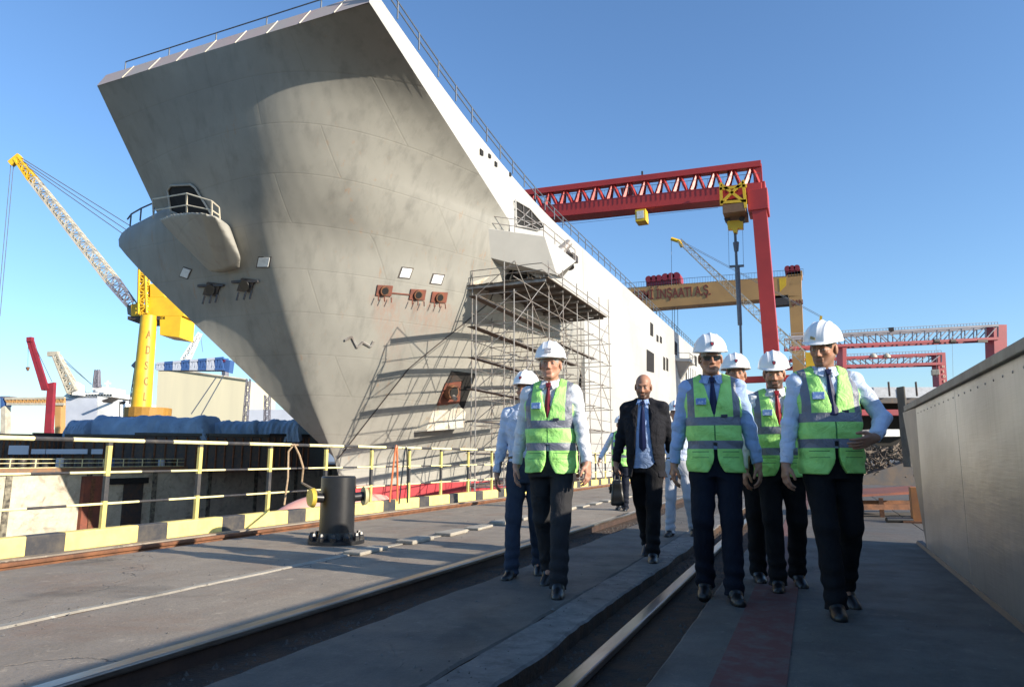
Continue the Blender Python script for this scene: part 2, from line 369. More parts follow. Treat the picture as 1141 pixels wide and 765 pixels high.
# bollard
bo = thing('mooring_bollard', 'black cylindrical mooring bollard with yellow ended horns on the quay', 'bollard', (-5.30, 7.0, 0))
MB().lathe([(.205, .1), (.205, .77), (.19, .785), (.02, .79)], n=40).build('post', M['black'], bo, smooth=True)
mb = MB().lathe([(.33, 0), (.33, .045), (.22, .06), (.21, .13)], n=40)
mb.build('base_flange', M['black'], bo, smooth=True)
for i in range(12):
    a = i * math.pi / 6; c = Vector((math.cos(a) * .285, math.sin(a) * .285, 0))
    MB().lathe([(.042, .04), (.042, .085), (.03, .1), (.022, .13)], c, 6).build('bolt', M['black'], bo)
for i in range(12):
    a = (i + .5) * math.pi / 6; d = Vector((math.cos(a), math.sin(a), 0)); 
for sgn in (-1, 1):
    ax = ((-RT * .78 - FW * .62) if sgn < 0 else (RT * .8 + FW * .45)).normalized()
    h = MB().tube(ax * .18 + Vector((0, 0, .53)), ax * .31 + Vector((0, 0, .54)), .055, n=16).build('horn', M['black'], bo, smooth=True)
    cc = ax * .31 + Vector((0, 0, .54))
    capm = simple('worn_yellow_cap', (.72, .52, .06), .5, c2=(.5, .34, .05), scale=14) if sgn < 0 else simple('pale_cap', (.45, .40, .22), .5)
    MB().tube(cc, cc + ax * .045, .115, .10, n=24).build('horn_cap', capm, h, smooth=True)

# ------------------------------------------------------------ long steel barrier on the right
m, nt, bs = nm('brushed_steel_sheet'); v = coords(nt)
big = noise(nt, coords(nt, (.5, .35, .6)), 1.2, 4, .5); st = noise(nt, coords(nt, (1, 14, .5)), 2.0, 5, .6); sc_ = noise(nt, coords(nt, (1, 1.2, 22)), 3, 4, .6)
col = mixc(nt, ramp(nt, big, [(.35, 0.0), (.65, 1.0)]), (.46, .45, .43), (.30, .29, .27))
col = mixc(nt, ramp(nt, st, [(.5, 0.0), (.75, .35)]), col, (.2, .19, .17)); L(nt, col, bs.inputs['Base Color'])
bs.inputs['Metallic'].default_value = .75; L(nt, ramp(nt, big, [(.3, .30), (.7, .42)]), bs.inputs['Roughness'])
bump(nt, bs, math_(nt, 'ADD', math_(nt, 'MULTIPLY', big, 9.0), math_(nt, 'MULTIPLY', sc_, .2)), .25, .02)
M['stainless'] = m
WX = 1.07; WH = 1.60; WE = 9.7
bw = thing('steel_barrier', 'long waist high brushed steel sheet barrier beside the walking men', 'barrier', (0, 0, 0))
# side profile: sheet leans in slightly at the bottom with a folded foot
def wprof(y, end=0.0): return [(WX + end, y, .03), (WX + .03 + end, y, WH - .05)]
y = WE - .75; i = 0
while y > YN:
    y0 = y - 2.35
    MB().poly([(WX, y0 + .006, .0), (WX, y, .0), (WX + .02, y, WH - .04), (WX + .02, y0 + .006, WH - .04)], (.03, 0, 0)).build('sheet', M['stainless'], bw, bevel=.003)
    MB().box((WX + .032, y0 - .03, 0), (WX + .06, y0 + .04, WH - .04)).build('seam_backing', M['darksteel'], bw)
    y = y0
MB().poly([(WX, WE - .752, .02), (WX + .16, WE, .02), (WX - .03, WE + .02, WH - .05), (WX + .02, WE - .752, WH - .04)], (.04, 0, 0)).build('end_sheet', simple('dark_reflection_end', (.13, .13, .14), .4, .6, c2=(.2, .19, .18)), bw)  # end fold of the sheet; its dark reflection is put into the colour
MB().box((WX - .015, YN, WH - .04), (WX + .12, WE + .02, WH + .03)).build('top_cap', simple('dull_cap_steel', (.30, .27, .22), .6, .4, c2=(.2, .17, .14)), bw, bevel=.008)
MB().poly([(WX - .018, YN, .0), (WX - .004, YN, .035), (WX + .05, YN, .035), (WX + .05, YN, 0)], (0, WE - YN, 0)).build('foot_rail', M['darksteel'], bw)
mb = MB(); yy = 1.5
while yy < WE - .8:
    mb.lathe([(.009, 0), (.006, .004), (.001, .005)], (0, 0, 0), 6); n_ = 18
    for q in range(len(mb.v) - n_, len(mb.v)): v0 = mb.v[q]; mb.v[q] = (WX + .019 - v0[2], yy + v0[0], WH - .11 + v0[1])
    yy += .235
mb.build('rivet_row', M['tubesteel'], bw)
for yy in range(-12, 10, 2): MB().bar((WX + .06, yy, WH - .05), (WX + .55, yy, 0), .05).build('brace', M['darksteel'], bw)
# ------------------------------------------------------------ the ship
def hullmat(name, c, c2, rustamt, streak=True, ax=1):
    m, nt, bs = nm(name); v = coords(nt); x, y, z = xyz(nt)
    big = noise(nt, v, .09, 5, .55, .5); mid = noise(nt, v, .45, 7, .6); st = noise(nt, coords(nt, (1.1, 1.1, .09)), 1.0, 6, .65)
    col = mixc(nt, ramp(nt, big, [(.38, 0.0), (.62, 1.0)]), c, c2)
    col = mixc(nt, ramp(nt, mid, [(.42, 0.0), (.75, .25)]), col, tuple(q * .72 for q in c2))
    if streak: col = mixc(nt, ramp(nt, st, [(.50, 0.0), (.72, .5)]), col, tuple(q * .62 for q in c2))
    # plate seams: long horizontal strakes, staggered butts
    cb = N(nt, 'ShaderNodeCombineXYZ'); L(nt, y if ax else x, cb.inputs[0]); L(nt, z, cb.inputs[1])
    br = N(nt, 'ShaderNodeTexBrick'); L(nt, cb.outputs[0], br.inputs['Vector']); br.inputs['Scale'].default_value = 1.0
    br.inputs['Brick Width'].default_value = 6.5; br.inputs['Row Height'].default_value = 2.6; br.inputs['Mortar Size'].default_value = .05; br.inputs['Mortar Smooth'].default_value = .6
    br.inputs['Color1'].default_value = (1, 1, 1, 1); br.inputs['Color2'].default_value = (.93, .93, .93, 1); br.inputs['Mortar'].default_value = (.78, .77, .74, 1)
    col = mixc(nt, .38, col, br.outputs['Color'], 'MULTIPLY')
    # frames telegraphing through the plating
    fr = N(nt, 'ShaderNodeTexWave', wave_type='BANDS', bands_direction='X'); fr.inputs['Scale'].default_value = .42; fr.inputs['Distortion'].default_value = .6; L(nt, cb.outputs[0], fr.inputs['Vector'])
    # thin rusty runs
    rs = noise(nt, coords(nt, (2.6, 2.6, .12)), 1.0, 7, .7); rm = noise(nt, v, .16, 3, .5)
    rr = math_(nt, 'MULTIPLY', ramp(nt, rs, [(.58, 0.0), (.70, 1.0)]), ramp(nt, rm, [(.50, 0.0), (.62, rustamt)]))
    col = mixc(nt, rr, col, (.30, .16, .08))
    L(nt, col, bs.inputs['Base Color']); L(nt, ramp(nt, mid, [(.3, .42), (.7, .62)]), bs.inputs['Roughness'])
    h = math_(nt, 'ADD', math_(nt, 'MULTIPLY', fr.outputs['Fac'], .18), math_(nt, 'MULTIPLY', big, 2.0)); h = math_(nt, 'SUBTRACT', h, math_(nt, 'MULTIPLY', br.outputs['Fac'], .22))
    bump(nt, bs, h, .35, .06); return m
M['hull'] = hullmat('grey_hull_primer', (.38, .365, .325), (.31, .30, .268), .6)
M['hullbow'] = hullmat('bow_primer_shade_tone', (.29, .279, .245), (.228, .22, .195), .6, True, 0)  # same primer as the sides, with the bow's shade put into the colour
M['hullwhite'] = hullmat('side_primer_sun_tone', (.47, .46, .43), (.40, .39, .365), .25, False)  # same primer again, paler: the direct sun is put into the colour
M['antifoul'] = simple('red_antifouling', (.50, .045, .06), .6, c2=(.36, .06, .06), scale=.4)
M['pinkprimer'] = simple('pink_primer', (.42, .32, .30), .6, c2=(.38, .35, .32), scale=.5)
M['bulb'] = simple('pink_bulb_paint', (.66, .34, .29), .6, c2=(.6, .3, .26), scale=.3)
M['rustyplate'] = simple('rusty_plate', (.24, .07, .04), .8, c2=(.10, .045, .035), scale=1.2, bmp=.4)
M['rustwash'] = simple('rust_washed_plate', (.46, .43, .36), .7, c2=(.36, .19, .09), scale=1.2, lo=.52, hi=.72)
M['stdwhite'] = simple('white_plate', (.75, .75, .72), .5)

XC = -31.2; WB = 10.7; YEND = 190.0
def interp(z, tab): return float(np.interp(z, [t[0] for t in tab], [t[1] for t in tab]))
STEM = [(-11, 46), (-6, 44), (-3, 42.5), (1, 40.6), (5, 37.6), (10, 34.8), (15, 32.4), (20, 30), (25.3, 28)]
# starboard crease / knuckle: z -> half width, Y ; post -> Y where the side reaches full width
SW = [(-11, .0), (1, .15), (7.4, 4.9), (12.8, 9.3), (16, 10.2), (19.1, WB), (25.3, WB)]
SY = [(-11, 46), (-6, 44), (-3, 42.5), (1, 40.9), (7.4, 42.4), (12.8, 46.8), (19.1, 47.1), (20.7, 42.3), (25.3, 28.1)]
SE = [(-11, 105), (1, 85), (12.8, 66), (19.1, 60), (25.3, 60)]
PW = [(-11, .0), (1, .12), (5.2, 2.8), (8.8, 5.8), (13.4, 10.8), (15.4, 13.1), (16.3, 14.0), (17.0, 14.1), (17.5, 13.5), (17.9, 12.0), (18.2, 10.8), (25.3, 10.8)]
PY = [(-11, 46), (1, 40.8), (5.2, 36.9), (8.8, 34.5), (13.4, 33.0), (16, 32.8), (18.2, 33.4), (25.3, 28.05)]
def zdeck(Y): return 22.35 + 4.1 * max(0.0, (61 - Y) / 33.0) ** 2
ZL = [-11, -8, -6, -4, -2.5, -1.0, 0, 1, 2, 3.3, 4.6, 6, 7.4, 8.8, 10.2, 11.5, 12.8, 14, 15.2, 16.0, 16.6, 17.1, 17.5, 17.9, 18.2, 18.7, 19.1, 20, 21, 22, 23, 24, 24.7, 25.3]
def front(z, side, n=26):
    ys = interp(z, STEM); w, yc = (interp(z, SW), interp(z, SY)) if side > 0 else (interp(z, PW), interp(z, PY))
    t = min(max((z - 1) / 24.3, 0), 1); p = 1.2 + .75 * t + 1.1 * min(max((z - 15) / 4, 0), 1) * min(max((25.3 - z) / 4, 0), 1) if side > 0 else 2.0
    out = []
    for j in range(n + 1):
        u = j / n; ww = w * u
        if side < 0 and w > 10.8 and z > 13.4: k = min(max((u - .5) / .5, 0), 1); ww = 10.8 * u + (w - 10.8) * k * k * (3 - 2 * k)
        # rounded nose so that no sharp stem shows high up
        rn = .6 + .1 * t
        out.append((XC + side * ww, ys + (yc - ys) * (u ** p), z))
    return out
def aft(z, side, n=26):
    w, yc = (interp(z, SW), interp(z, SY)) if side > 0 else (interp(z, PW), interp(z, PY))
    ye = interp(z, SE); wf = WB if side > 0 else 21.0
    if z > 18.1 and side < 0: wf = 21.0
    out = []
    for j in range(n + 1):
        v_ = j / n; yy = yc + (ye - yc) * v_; ww = w + (wf - w) * (1 - (1 - v_) ** 1.35)
        zz = min(z, zdeck(yy) - .02 * (1 + (25.3 - z) * .02)) if z > 20 else z
        out.append((XC + side * ww, yy, zz))
    if side > 0: out.append((XC + side * wf, YEND, min(z, 22.6)))
    else: out.append((XC + side * wf, YEND, min(z, 22.6)))
    return out
ship = thing('ship', 'huge grey unfinished warship hull in dry dock with its flared square bow towards the camera', 'ship')
def hull_grid(rows, name, m, smooth=True, flip=(0, -1, 0)):
    mb = MB(); mb.grid(rows); o = mb.build(name, m, ship, smooth=smooth, fix=False)
    import bmesh
    bm = bmesh.new(); bm.from_mesh(o.data); bmesh.ops.remove_doubles(bm, verts=bm.verts, dist=.004); bmesh.ops.dissolve_degenerate(bm, dist=.003, edges=bm.edges)
    bmesh.ops.recalc_face_normals(bm, faces=bm.faces)
    av = sum((f.normal * f.calc_area() for f in bm.faces), Vector())
    if av.dot(Vector(flip)) < 0: bmesh.ops.reverse_faces(bm, faces=bm.faces)
    bm.to_mesh(o.data); bm.free(); return o
ZU = [z for z in ZL if z >= -1.0]; ZB = [z for z in ZL if z <= -1.0]
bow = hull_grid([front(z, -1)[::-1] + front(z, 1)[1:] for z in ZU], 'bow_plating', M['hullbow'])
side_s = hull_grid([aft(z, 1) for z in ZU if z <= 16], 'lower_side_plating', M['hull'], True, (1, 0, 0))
zs2 = [z for z in ZU if z >= 16]
side_u = hull_grid([aft(z, 1) for z in zs2], 'upper_side_plating', M['hullwhite'], False, (1, 0, 0))
side_p = hull_grid([aft(z, -1) for z in ZU], 'port_side_plating', M['hull'], True, (-1, 0, 0))
red = hull_grid([aft(z, -1)[::-1] + front(z, -1)[::-1][1:] + front(z, 1)[1:] + aft(z, 1)[1:] for z in ZB], 'red_bottom', M['antifoul'])
# white upper side continuing up to the deck edge, and the parallel body in its sunlit tone
def dk(side, X):
    ysq = [28.05 + i * .5 for i in range(68)] + [70, 110, 150, YEND]
    return [(X, y, zdeck(y)) for y in ysq]
top = dk(1, XC + WB)
mb = MB(); mb.grid([[(p[0] + .004, p[1], max(interp_k, 0)) for p, interp_k in zip(top, [min(np.interp(p[1], [28.1, 42.3, 47.1, 47.2], [25.3, 20.7, 19.1, 16.0]), p[2]) for p in top])], [(p[0] + .004, p[1], p[2]) for p in top]])
strake = mb.build('sheer_strake', M['hullwhite'], ship)
mb = MB(); fp = [(XC - 10.8 + i * (WB + 10.8) / 20, 28.02, 0) for i in range(21)]
mb.grid([[(x, y, 25.28) for x, y, _ in fp], [(x, y + .55, 26.35) for x, y, _ in fp]])
mb.build('bow_bulwark', M['pinkprimer'], ship)
mb = MB()
for i in range(1, 9):
    x = XC - 10.8 + i * 2.4; mb.bar((x, 28.02, 25.3), (x + .3, 28.55, 26.34), .05)
mb.build('bulwark_seams', M['boomwhite'], ship)
dt = [(p[0], max(p[1], 28.6), zdeck(max(p[1], 28.6)) - (.0 if i else .12)) for i, p in enumerate(top)]
mb = MB(); mb.grid([[(XC - 10.8 - max(0, min(10.2, (p[1] - 28.6) * .8)), p[1], p[2] - .01) for p in dt], [(p[0], p[1], p[2] - .01) for p in dt]])
mb.build('flight_deck', M['darksteel'], ship)
MB().box((-52, YEND - .05, -11), (-20.5, YEND, 22.6)).build('stern', M['hullwhite'], ship)
# sunlit-toned band of the far side plating, stepped proud of the primer
stepx = XC + WB
mb = MB(); mb.box((stepx - .3, 66, -1.0), (stepx + .03, YEND, zdeck(66) - .1)); mb.build('side_plating', M['hullwhite'], ship)
MB().box((stepx - .3, 86, -6.0), (stepx + .025, YEND, -1.02)).build('boot_top', M['antifoul'], ship)
# bulb
BU = Field if False else None
mb = MB(); prof = []
for i in range(17):
    t = i / 16; yb = 33.6 + 12 * t; r = 2.9 * math.sqrt(max(0.0, 1 - (1 - min(1, t * 1.8)) ** 2)) * (1 if t < .6 else 1)
    prof.append([(XC + math.cos(a) * r * .8, yb, -4.3 + math.sin(a) * r) for a in [2 * math.pi * k / 28 for k in range(29)]])
mb.grid(prof); mb.build('bulbous_bow', M['bulb'], ship, smooth=True)

# railings round the flight deck
def deckrail(name, pts, h=1.05, r=.035, every=1, out=Vector((0, 0, 0))):
    mb = MB(); P = [Vector(p) + out for p in pts]
    for k in ((1.0, .55) if h > .7 else (1.0,)): mb.path([p + Vector((0, 0, h * k)) for p in P], r, 5)
    for i, p in enumerate(P):
        if i % every == 0: mb.tube(p, p + Vector((0, 0, h)), r * 1.1, n=5)
    return mb.build(name, M['cable'], ship)
pts = []; y = 28.2
while y < 188: pts.append((XC + WB + .15, y, zdeck(y) + .05)); y += 2.4
deckrail('deck_railing', pts, 1.1, .045)
deckrail('deck_railing', [(XC - 9 + 4.0 * i, 28.6, 26.3) for i in range(6)], .6, .04)
# surface queries on the real plating
def bvh_of(objs):
    vs = []; fs = []
    for o in objs:
        b = len(vs); vs += [v.co.copy() for v in o.data.vertices]; fs += [tuple(b + i for i in p.vertices) for p in o.data.polygons]
    return BVHTree.FromPolygons(vs, fs)
HB = bvh_of([bow, side_s, side_u, side_p, strake])
EYE = Vector((0, 0, CAMH))
def onhull(px, py, off=0.0):
    d = ray(px, py).normalized(); loc, nrm, idx, dist = HB.ray_cast(EYE, d)
    if loc is None: raise RuntimeError('no hull at %s,%s' % (px, py))
    if nrm.dot(d) > 0: nrm = -nrm
    return loc + nrm * off, nrm
def plate(name, corners, m, t=.06, off=-.01, parent=None):
    P = []; nn = Vector((0, 0, 0))
    for c in corners: p, n_ = onhull(*c); P.append(p); nn += n_
    nn.normalize(); return MB().poly([p + nn * off for p in P], nn * t).build(name, m, parent or ship)
def rectc(cx, cy, w, h, sk=0.0, sl=0.0): return [(cx - w/2 - sk, cy - h/2 - sl), (cx + w/2 - sk, cy - h/2 + sl), (cx + w/2 + sk, cy + h/2 + sl), (cx - w/2 + sk, cy + h/2 - sl)]
# framed openings: plate, dark throat, lugs
for cx, cy in ((428, 323.5), (465, 328), (489, 331)):
    p = plate('fairlead', rectc(cx, cy, 17, 11.5, -1, .5), M['rustyplate'], .10)
    q, n_ = onhull(cx, cy); a = Vector((n_.y, -n_.x, 0)).normalized()
    MB().tube(q - n_ * .2, q + n_ * .22, .36, .33, n=20).build('fairlead_ring', M['rust'], p, smooth=True)
    MB().tube(q + n_ * .18, q + n_ * .235, .24, n=20).build('fairlead_throat', M['dark'], p)
    for s in (-.5, 0, .45): MB().bar(q + a * s + n_ * .1 + Vector((0, 0, -.4)), q + a * s + n_ * .15 + Vector((0, 0, -.75)), .06).build('lug', M['rustyplate'], p)
plate('weld_seam', [(436, 325.5), (457, 327.5), (457, 328.7), (436, 326.7)], M['rustyplate'], .08)
for cx, cy, k in ((237, 322, 1), (275, 317.5, 1)):
    p = plate('fairlead', rectc(cx, cy, 15, 14, -2.5, 1), M['darksteel'], .14)
    q, n_ = onhull(cx, cy); MB().tube(q, q + n_ * .25, .42, .36, n=20).build('fairlead_ring', M['black'], p, smooth=True)
    a = Vector((n_.y, -n_.x, 0)).normalized()
    for s in (-.6, -.1, .5): MB().bar(q + a * s + n_ * .15 + Vector((0, 0, -.4)), q + a * (s + .1) + n_ * .2 + Vector((0, 0, -.95)), .09).build('lug', M['black'], p)
    MB().bar(q - a * 1.1 + n_ * .2 + Vector((0, 0, .2)), q + a * 1.1 + n_ * .2 + Vector((0, 0, .35)), .16).build('bracket', M['darksteel'], p)
for c in (rectc(452, 304, 11, 10, -1.8, .6), rectc(487, 311, 11, 9.5, -1.6, .6), rectc(294, 292, 12, 10, -1, 0), rectc(207, 304, 8, 9, -2, 1.3)):
    cx = sum(a for a, b in c) / 4; cy = sum(b for a, b in c) / 4
    big = [(cx + (a - cx) * 1.25, cy + (b - cy) * 1.25) for a, b in c]
    p = plate('plate_frame', big, M['darksteel'], .03); plate('white_plate', c, M['stdwhite'], .05, .02, p)
nt_ = M['hullbow'].node_tree; bs_ = nt_.nodes['Principled BSDF']; src = bs_.inputs['Base Color'].links[0].from_socket; X_, Y_, Z_ = xyz(nt_)
for cx, cy, ln, st_ in ((428, 329, 5, .55), (465, 333, 3.5, .5), (489, 336, 2.5, .5), (540, 318, 3, .7), (237, 328, 2.5, .3), (275, 324, 2.5, .3)):
    q, n_ = onhull(cx, cy); dz = math_(nt_, 'SUBTRACT', q.z, Z_); t_ = math_(nt_, 'DIVIDE', dz, ln)
    below = ramp(nt_, t_, [(0.0, 0.0), (.02, 1.0), (1.0, 0.0)]); dx = math_(nt_, 'ABSOLUTE', math_(nt_, 'ADD', math_(nt_, 'SUBTRACT', X_, q.x), math_(nt_, 'MULTIPLY', dz, .12)))
    wd = ramp(nt_, dx, [(.25, 1.0), (.75, 0.0)]); nz_ = ramp(nt_, noise(nt_, coords(nt_, (3, 3, .3)), 1.5, 6, .7), [(.38, 0.0), (.65, 1.0)])
    src = mixc(nt_, math_(nt_, 'MULTIPLY', math_(nt_, 'MULTIPLY', below, wd), math_(nt_, 'MULTIPLY', nz_, st_)), src, (.34, .14, .08) if cx > 300 else (.10, .08, .07))
L(nt_, src, bs_.inputs['Base Color'])
mb = MB()
MB().path([onhull(a_, b_, .03)[0] for a_, b_ in ((384, 379), (392, 375), (398, 387), (404, 381), (413, 386), (416, 380))], .09, 5).build('scuff_mark', M['tubesteel'], ship)
# anchor pocket on the starboard side: sloping plate, dark hood, hawse ring
def hp(px, py, off): p, n_ = onhull(px, py); return p + Vector((.9, -.25, 0)).normalized() * off
ap = MB().poly([hp(486, 452, .02), hp(511, 449, .02), hp(518, 459, .1), hp(508, 476, .9), hp(467, 479, .9), hp(462, 480, .05)], (-.12, .03, 0)).build('anchor_pocket', M['rustwash'], ship)
MB().poly([hp(462, 480, .0), hp(467, 479, .9), hp(508, 476, .9), hp(512, 470, 0)], (0, 0, -.1)).build('pocket_lip', M['hull'], ap)
MB().poly([hp(503, 413, .02), hp(530, 416, .02), hp(515, 458, .02), hp(511, 449, .02), hp(514, 424, .03)], (.05, -.01, 0)).build('pocket_shade_panel', M['dark'], ap)  # flat dark panel; the pocket's shadow side is put into its colour
MB().poly([hp(503, 413, .03), hp(514, 424, .08), hp(496, 427, .08), hp(494, 431, .03)], (.05, -.01, 0)).build('pocket_hood', M['darksteel'], ap)
MB().poly([hp(496, 426, .06), hp(513, 425, .06), hp(511, 449, .06), hp(486, 452, .06)], (.05, -.01, 0)).build('pocket_plate', M['rustyplate'], ap)
q = hp(500, 436, .1); d_ = Vector((.9, -.3, -.2)).normalized()
MB().tube(q, q + d_ * .5, .62, .55, n=24).build('hawse_ring', M['rust'], ap, smooth=True)
MB().tube(q + d_ * .42, q + d_ * .53, .42, n=24).build('hawse_throat', M['dark'], ap)
MB().tube(q + d_ * .3 + Vector((0, 0, -.35)), q + d_ * .75 + Vector((0, 0, -.5)), .22, .15, n=14).build('anchor_shank', M['tubesteel'], ap, smooth=True)

zc = [1 + i * .9 for i in range(15)]
MB().path([Vector((XC + interp(z, SW) + .02, interp(z, SY) - .03, z)) for z in zc], .045, 6).build('chine_bar', M['darksteel'], ship)
# small ports and windows on the pale side (plane of the side plating)
SX = XC + WB + .04
def sideplate(name, quad, m=None, t=.05, X=None, parent=None):
    P = [atX(a, b, X or SX) for a, b in quad]; return MB().poly(P, (t, 0, 0)).build(name, m or M['dark'], parent or ship)
for cx, cy, w, h in ((536.5, 170, 3.2, 6), (545.5, 174, 2.4, 4), (552.5, 183, 2.4, 5), (568.5, 194.5, 1.6, 4),
                     (726, 367, 3, 14), (732.5, 377, 2, 7), (736.3, 378.5, 2, 7), (753, 388, 3, 14), (740, 405, 2, 14), (743.4, 406, 2, 14), (775, 402, 2.4, 11)):
    a = .9 * w
    w_ = sideplate('porthole', [(cx - w/2, cy - h/2 - a/2), (cx + w/2, cy - h/2 + a/2), (cx + w/2, cy + h/2 + a/3), (cx - w/2, cy + h/2 - a/3)])
vent = sideplate('side_door', [(720.5, 389), (728.5, 394), (728.5, 415), (720.5, 413)])
vent = sideplate('louvre', [(764, 407), (775, 413), (775, 431), (764, 425)])
for i in range(5): sideplate('slat', [(765.2 + 2 * i, 408 + i), (766 + 2 * i, 408.4 + i), (766 + 2 * i, 426 + i), (765.2 + 2 * i, 425.6 + i)], M['stdwhite'], .12, SX + .06, vent)
# small platform on the side
c = atX(757, 405, SX)
pl = MB().poly([c + Vector((0, -4, 0)), c + Vector((2.2, -2.2, 0)), c + Vector((2.2, 3, 0)), c + Vector((0, 5, 0))], (0, 0, .5)).build('side_platform', M['hullwhite'], ship)
MB().poly([c + Vector((0, -3.6, -.02)), c + Vector((1.9, -2, -.02)), c + Vector((.1, 0, -2.6))], (0, 2.4, 0)).build('platform_bracket', M['hullwhite'], pl)
mb = MB(); mb.path([c + Vector((0, -4, 1.4)), c + Vector((2.2, -2.2, 1.4)), c + Vector((2.2, 3, 1.4)), c + Vector((0, 5, 1.4))], .05)
for q in ((2.2, -2.2), (2.2, .4), (2.2, 3)): mb.bar(c + Vector((q[0], q[1], .5)), c + Vector((q[0], q[1], 1.4)), .07)
mb.build('platform_railing', M['tubesteel'], pl)
# big hatch above the sponson, with bars and rail, and round edge opening on the step
hq = [(574.5, 223), (590, 232), (603, 247), (606, 254), (600, 256.5), (575.5, 251)]
hatch = sideplate('side_opening', hq, M['dark'])
HX = SX + .12
mb = MB()
for a, b in (((575, 232), (603, 252)), ((575, 241), (600, 255)), ((583, 229), (584, 252)), ((592, 236), (593, 255)), ((575, 250), (590, 234)), ((585, 252), (602, 247))):
    mb.bar(atX(*a, HX), atX(*b, HX), .07)
mb.build('opening_struts', M['tubesteel'], hatch)
mb = MB(); fr = [atX(a, b, HX) for a, b in hq]; mb.path(fr + fr[:1], .06, 6); mb.build('opening_rim', M['hullwhite'], hatch)

# starboard sponson: closed shelf with sloping underside
T0_ = onhull(543, 254, -.1)[0]; T = [T0_, atZ(607, 263, 17.6), atZ(642, 291, 17.5), Vector((-20.6, 59.5, 17.5)), Vector((-24, 59.5, 17.5)), Vector((-24.5, T0_.y + .3, T0_.z))]
B0_ = onhull(545.5, 287, -.1)[0]; pn_ = (T[1] - T[0]).cross(B0_ - T[0]); rd_ = ray(621, 307); B1_ = EYE + rd_ * ((T[0] - EYE).dot(pn_) / rd_.dot(pn_)); print('B1', B1_, T)
B = [B0_, B1_, Vector((-20.6, 56.5, 17.2)), Vector((-24, 56.5, 17.3)), Vector((-24.5, B0_.y + .3, B0_.z))]
mb = MB(); mb._add(T + B, [(0, 1, 2, 3, 4, 5), (6, 7, 8, 9, 10), (0, 6, 7, 1), (1, 7, 2), (2, 7, 8, 3), (3, 8, 9, 4), (4, 9, 10, 5), (5, 10, 6, 0)])
sp = mb.build('sponson', M['hullwhite'], ship, bevel=.04)
mb = MB(); E = [t + Vector((-.12, .1, 0)) for t in T[:3]]
rp = [E[0], E[0].lerp(E[1], .5), E[1], E[1].lerp(E[2], .33), E[1].lerp(E[2], .66), E[2]]
for k in (.5, 1.05): mb.path([p + Vector((0, 0, k)) for p in rp], .035, 5)
for p in rp: mb.tube(p, p + Vector((0, 0, 1.05)), .04, n=5)
mb.build('sponson_railing', M['tubesteel'], sp)
MB().box((-18.6, 54.0, 17.6), (-17.6, 55.4, 18.2)).build('equipment_box', M['darksteel'], sp, bevel=.05)
q = Vector((-19.6, 55, 18.3)); MB().tube(q, q + Vector((.8, 1.5, 1.6)), .5, .35, n=14).build('tarp_bundle', M['tubesteel'], sp, smooth=True)
MB().tube(Vector((-19.4, 58.5, 18.2)), Vector((-19.9, 59.2, 20.0)), .4, .3, n=14).build('tarp_bundle', M['darksteel'], sp, smooth=True)
# open bay under the sponson
bay = plate('lower_opening', [(571, 296), (602, 298), (610, 306), (566, 310)], M['dark'], .05, .02) if False else None
bay = plate('lower_opening', [(572, 296), (606, 299), (612, 309), (560, 312)], M['dark'], .05, .03)
mb = MB()
bp = lambda x_, y_: onhull(x_, y_, .16)[0]
for q0, q1 in (((571, 298), (566, 311)), ((584, 298), (588, 311)), ((596, 299), (588, 311)), ((572, 304), (608, 306)), ((601, 299), (603, 310))): mb.bar(bp(*q0), bp(*q1), .1)
mb.build('opening_struts', M['tubesteel'], bay)
rw = plate('rusty_patch', [(545, 308), (566, 303), (568, 318), (528, 322), (527, 314)], M['rustwash'], .03)

# port side balcony standing out of the flare, door behind it
def fl(px, py, off): p, n_ = onhull(px, py); return p + Vector((.12, -1, 0)).normalized() * off
door = plate('bow_doorway', [(188.5, 212), (192, 206.5), (214, 205.5), (219, 209), (238, 240), (205, 239), (192, 236)], M['dark'], .04, .02)
rim = [onhull(a, b, .12)[0] for a, b in ((188.5, 212), (192, 206.5), (214, 205.5), (219, 209), (238, 240), (205, 241), (192, 236))]
MB().path(rim + rim[:1], .07, 6).build('doorway_rim', M['hull'], door)
import bmesh
bm = bmesh.new()
def fl2(px, py, k): p, n_ = onhull(px, py); return p - ray(px, py).normalized() * k
HP = [fl2(166, 244, 1.0) if False else fl2(176, 243, 1.0), fl2(190, 238, 3.0), fl2(207, 235.5, 3.9), fl2(224, 236, 4.0), fl2(240, 240, 3.4), fl2(254, 250, 1.8), fl2(256, 252, -.3),
      fl2(263, 272, 1.2), fl2(269, 289, .8), fl2(268, 299, .25), fl2(250, 304, -.2), fl2(232, 304, -.3), fl2(200, 270, -.3), fl2(182, 246, -.3), fl2(214, 262, 2.3), fl2(236, 280, 2.0), fl2(255, 298, 1.0), fl2(250, 300, .9)]
for p in HP: bm.verts.new(p)
bmesh.ops.convex_hull(bm, input=bm.verts); me = bpy.data.meshes.new('bow_balcony'); bm.to_mesh(me); bm.free(); me.materials.append(M['hull'])
balc = bpy.data.objects.new('bow_balcony', me); COL.objects.link(balc); balc.parent = ship
rm = balc.modifiers.new('r', 'REMESH'); rm.mode = 'VOXEL'; rm.voxel_size = .10; rm.use_smooth_shade = True
sm = balc.modifiers.new('s', 'SMOOTH'); sm.factor = .6; sm.iterations = 9
rl = [((170, 222), (171, 243), .6), ((208, 215.5), (208, 237), 3.5), ((236, 224), (236, 241), 3.2), ((244, 231), (245, 246), 2.4)]
mb = MB(); tp = [fl2(*a_, k) for a_, b_, k in rl]; bt = [fl2(*b_, k) for a_, b_, k in rl]; md = [a_.lerp(b_, .6) for a_, b_ in zip(tp, bt)]
mb.path(tp, .05, 5); mb.path(md, .045, 5)
for a_, b_ in zip(tp, bt): mb.tube(a_, b_, .055, n=5)
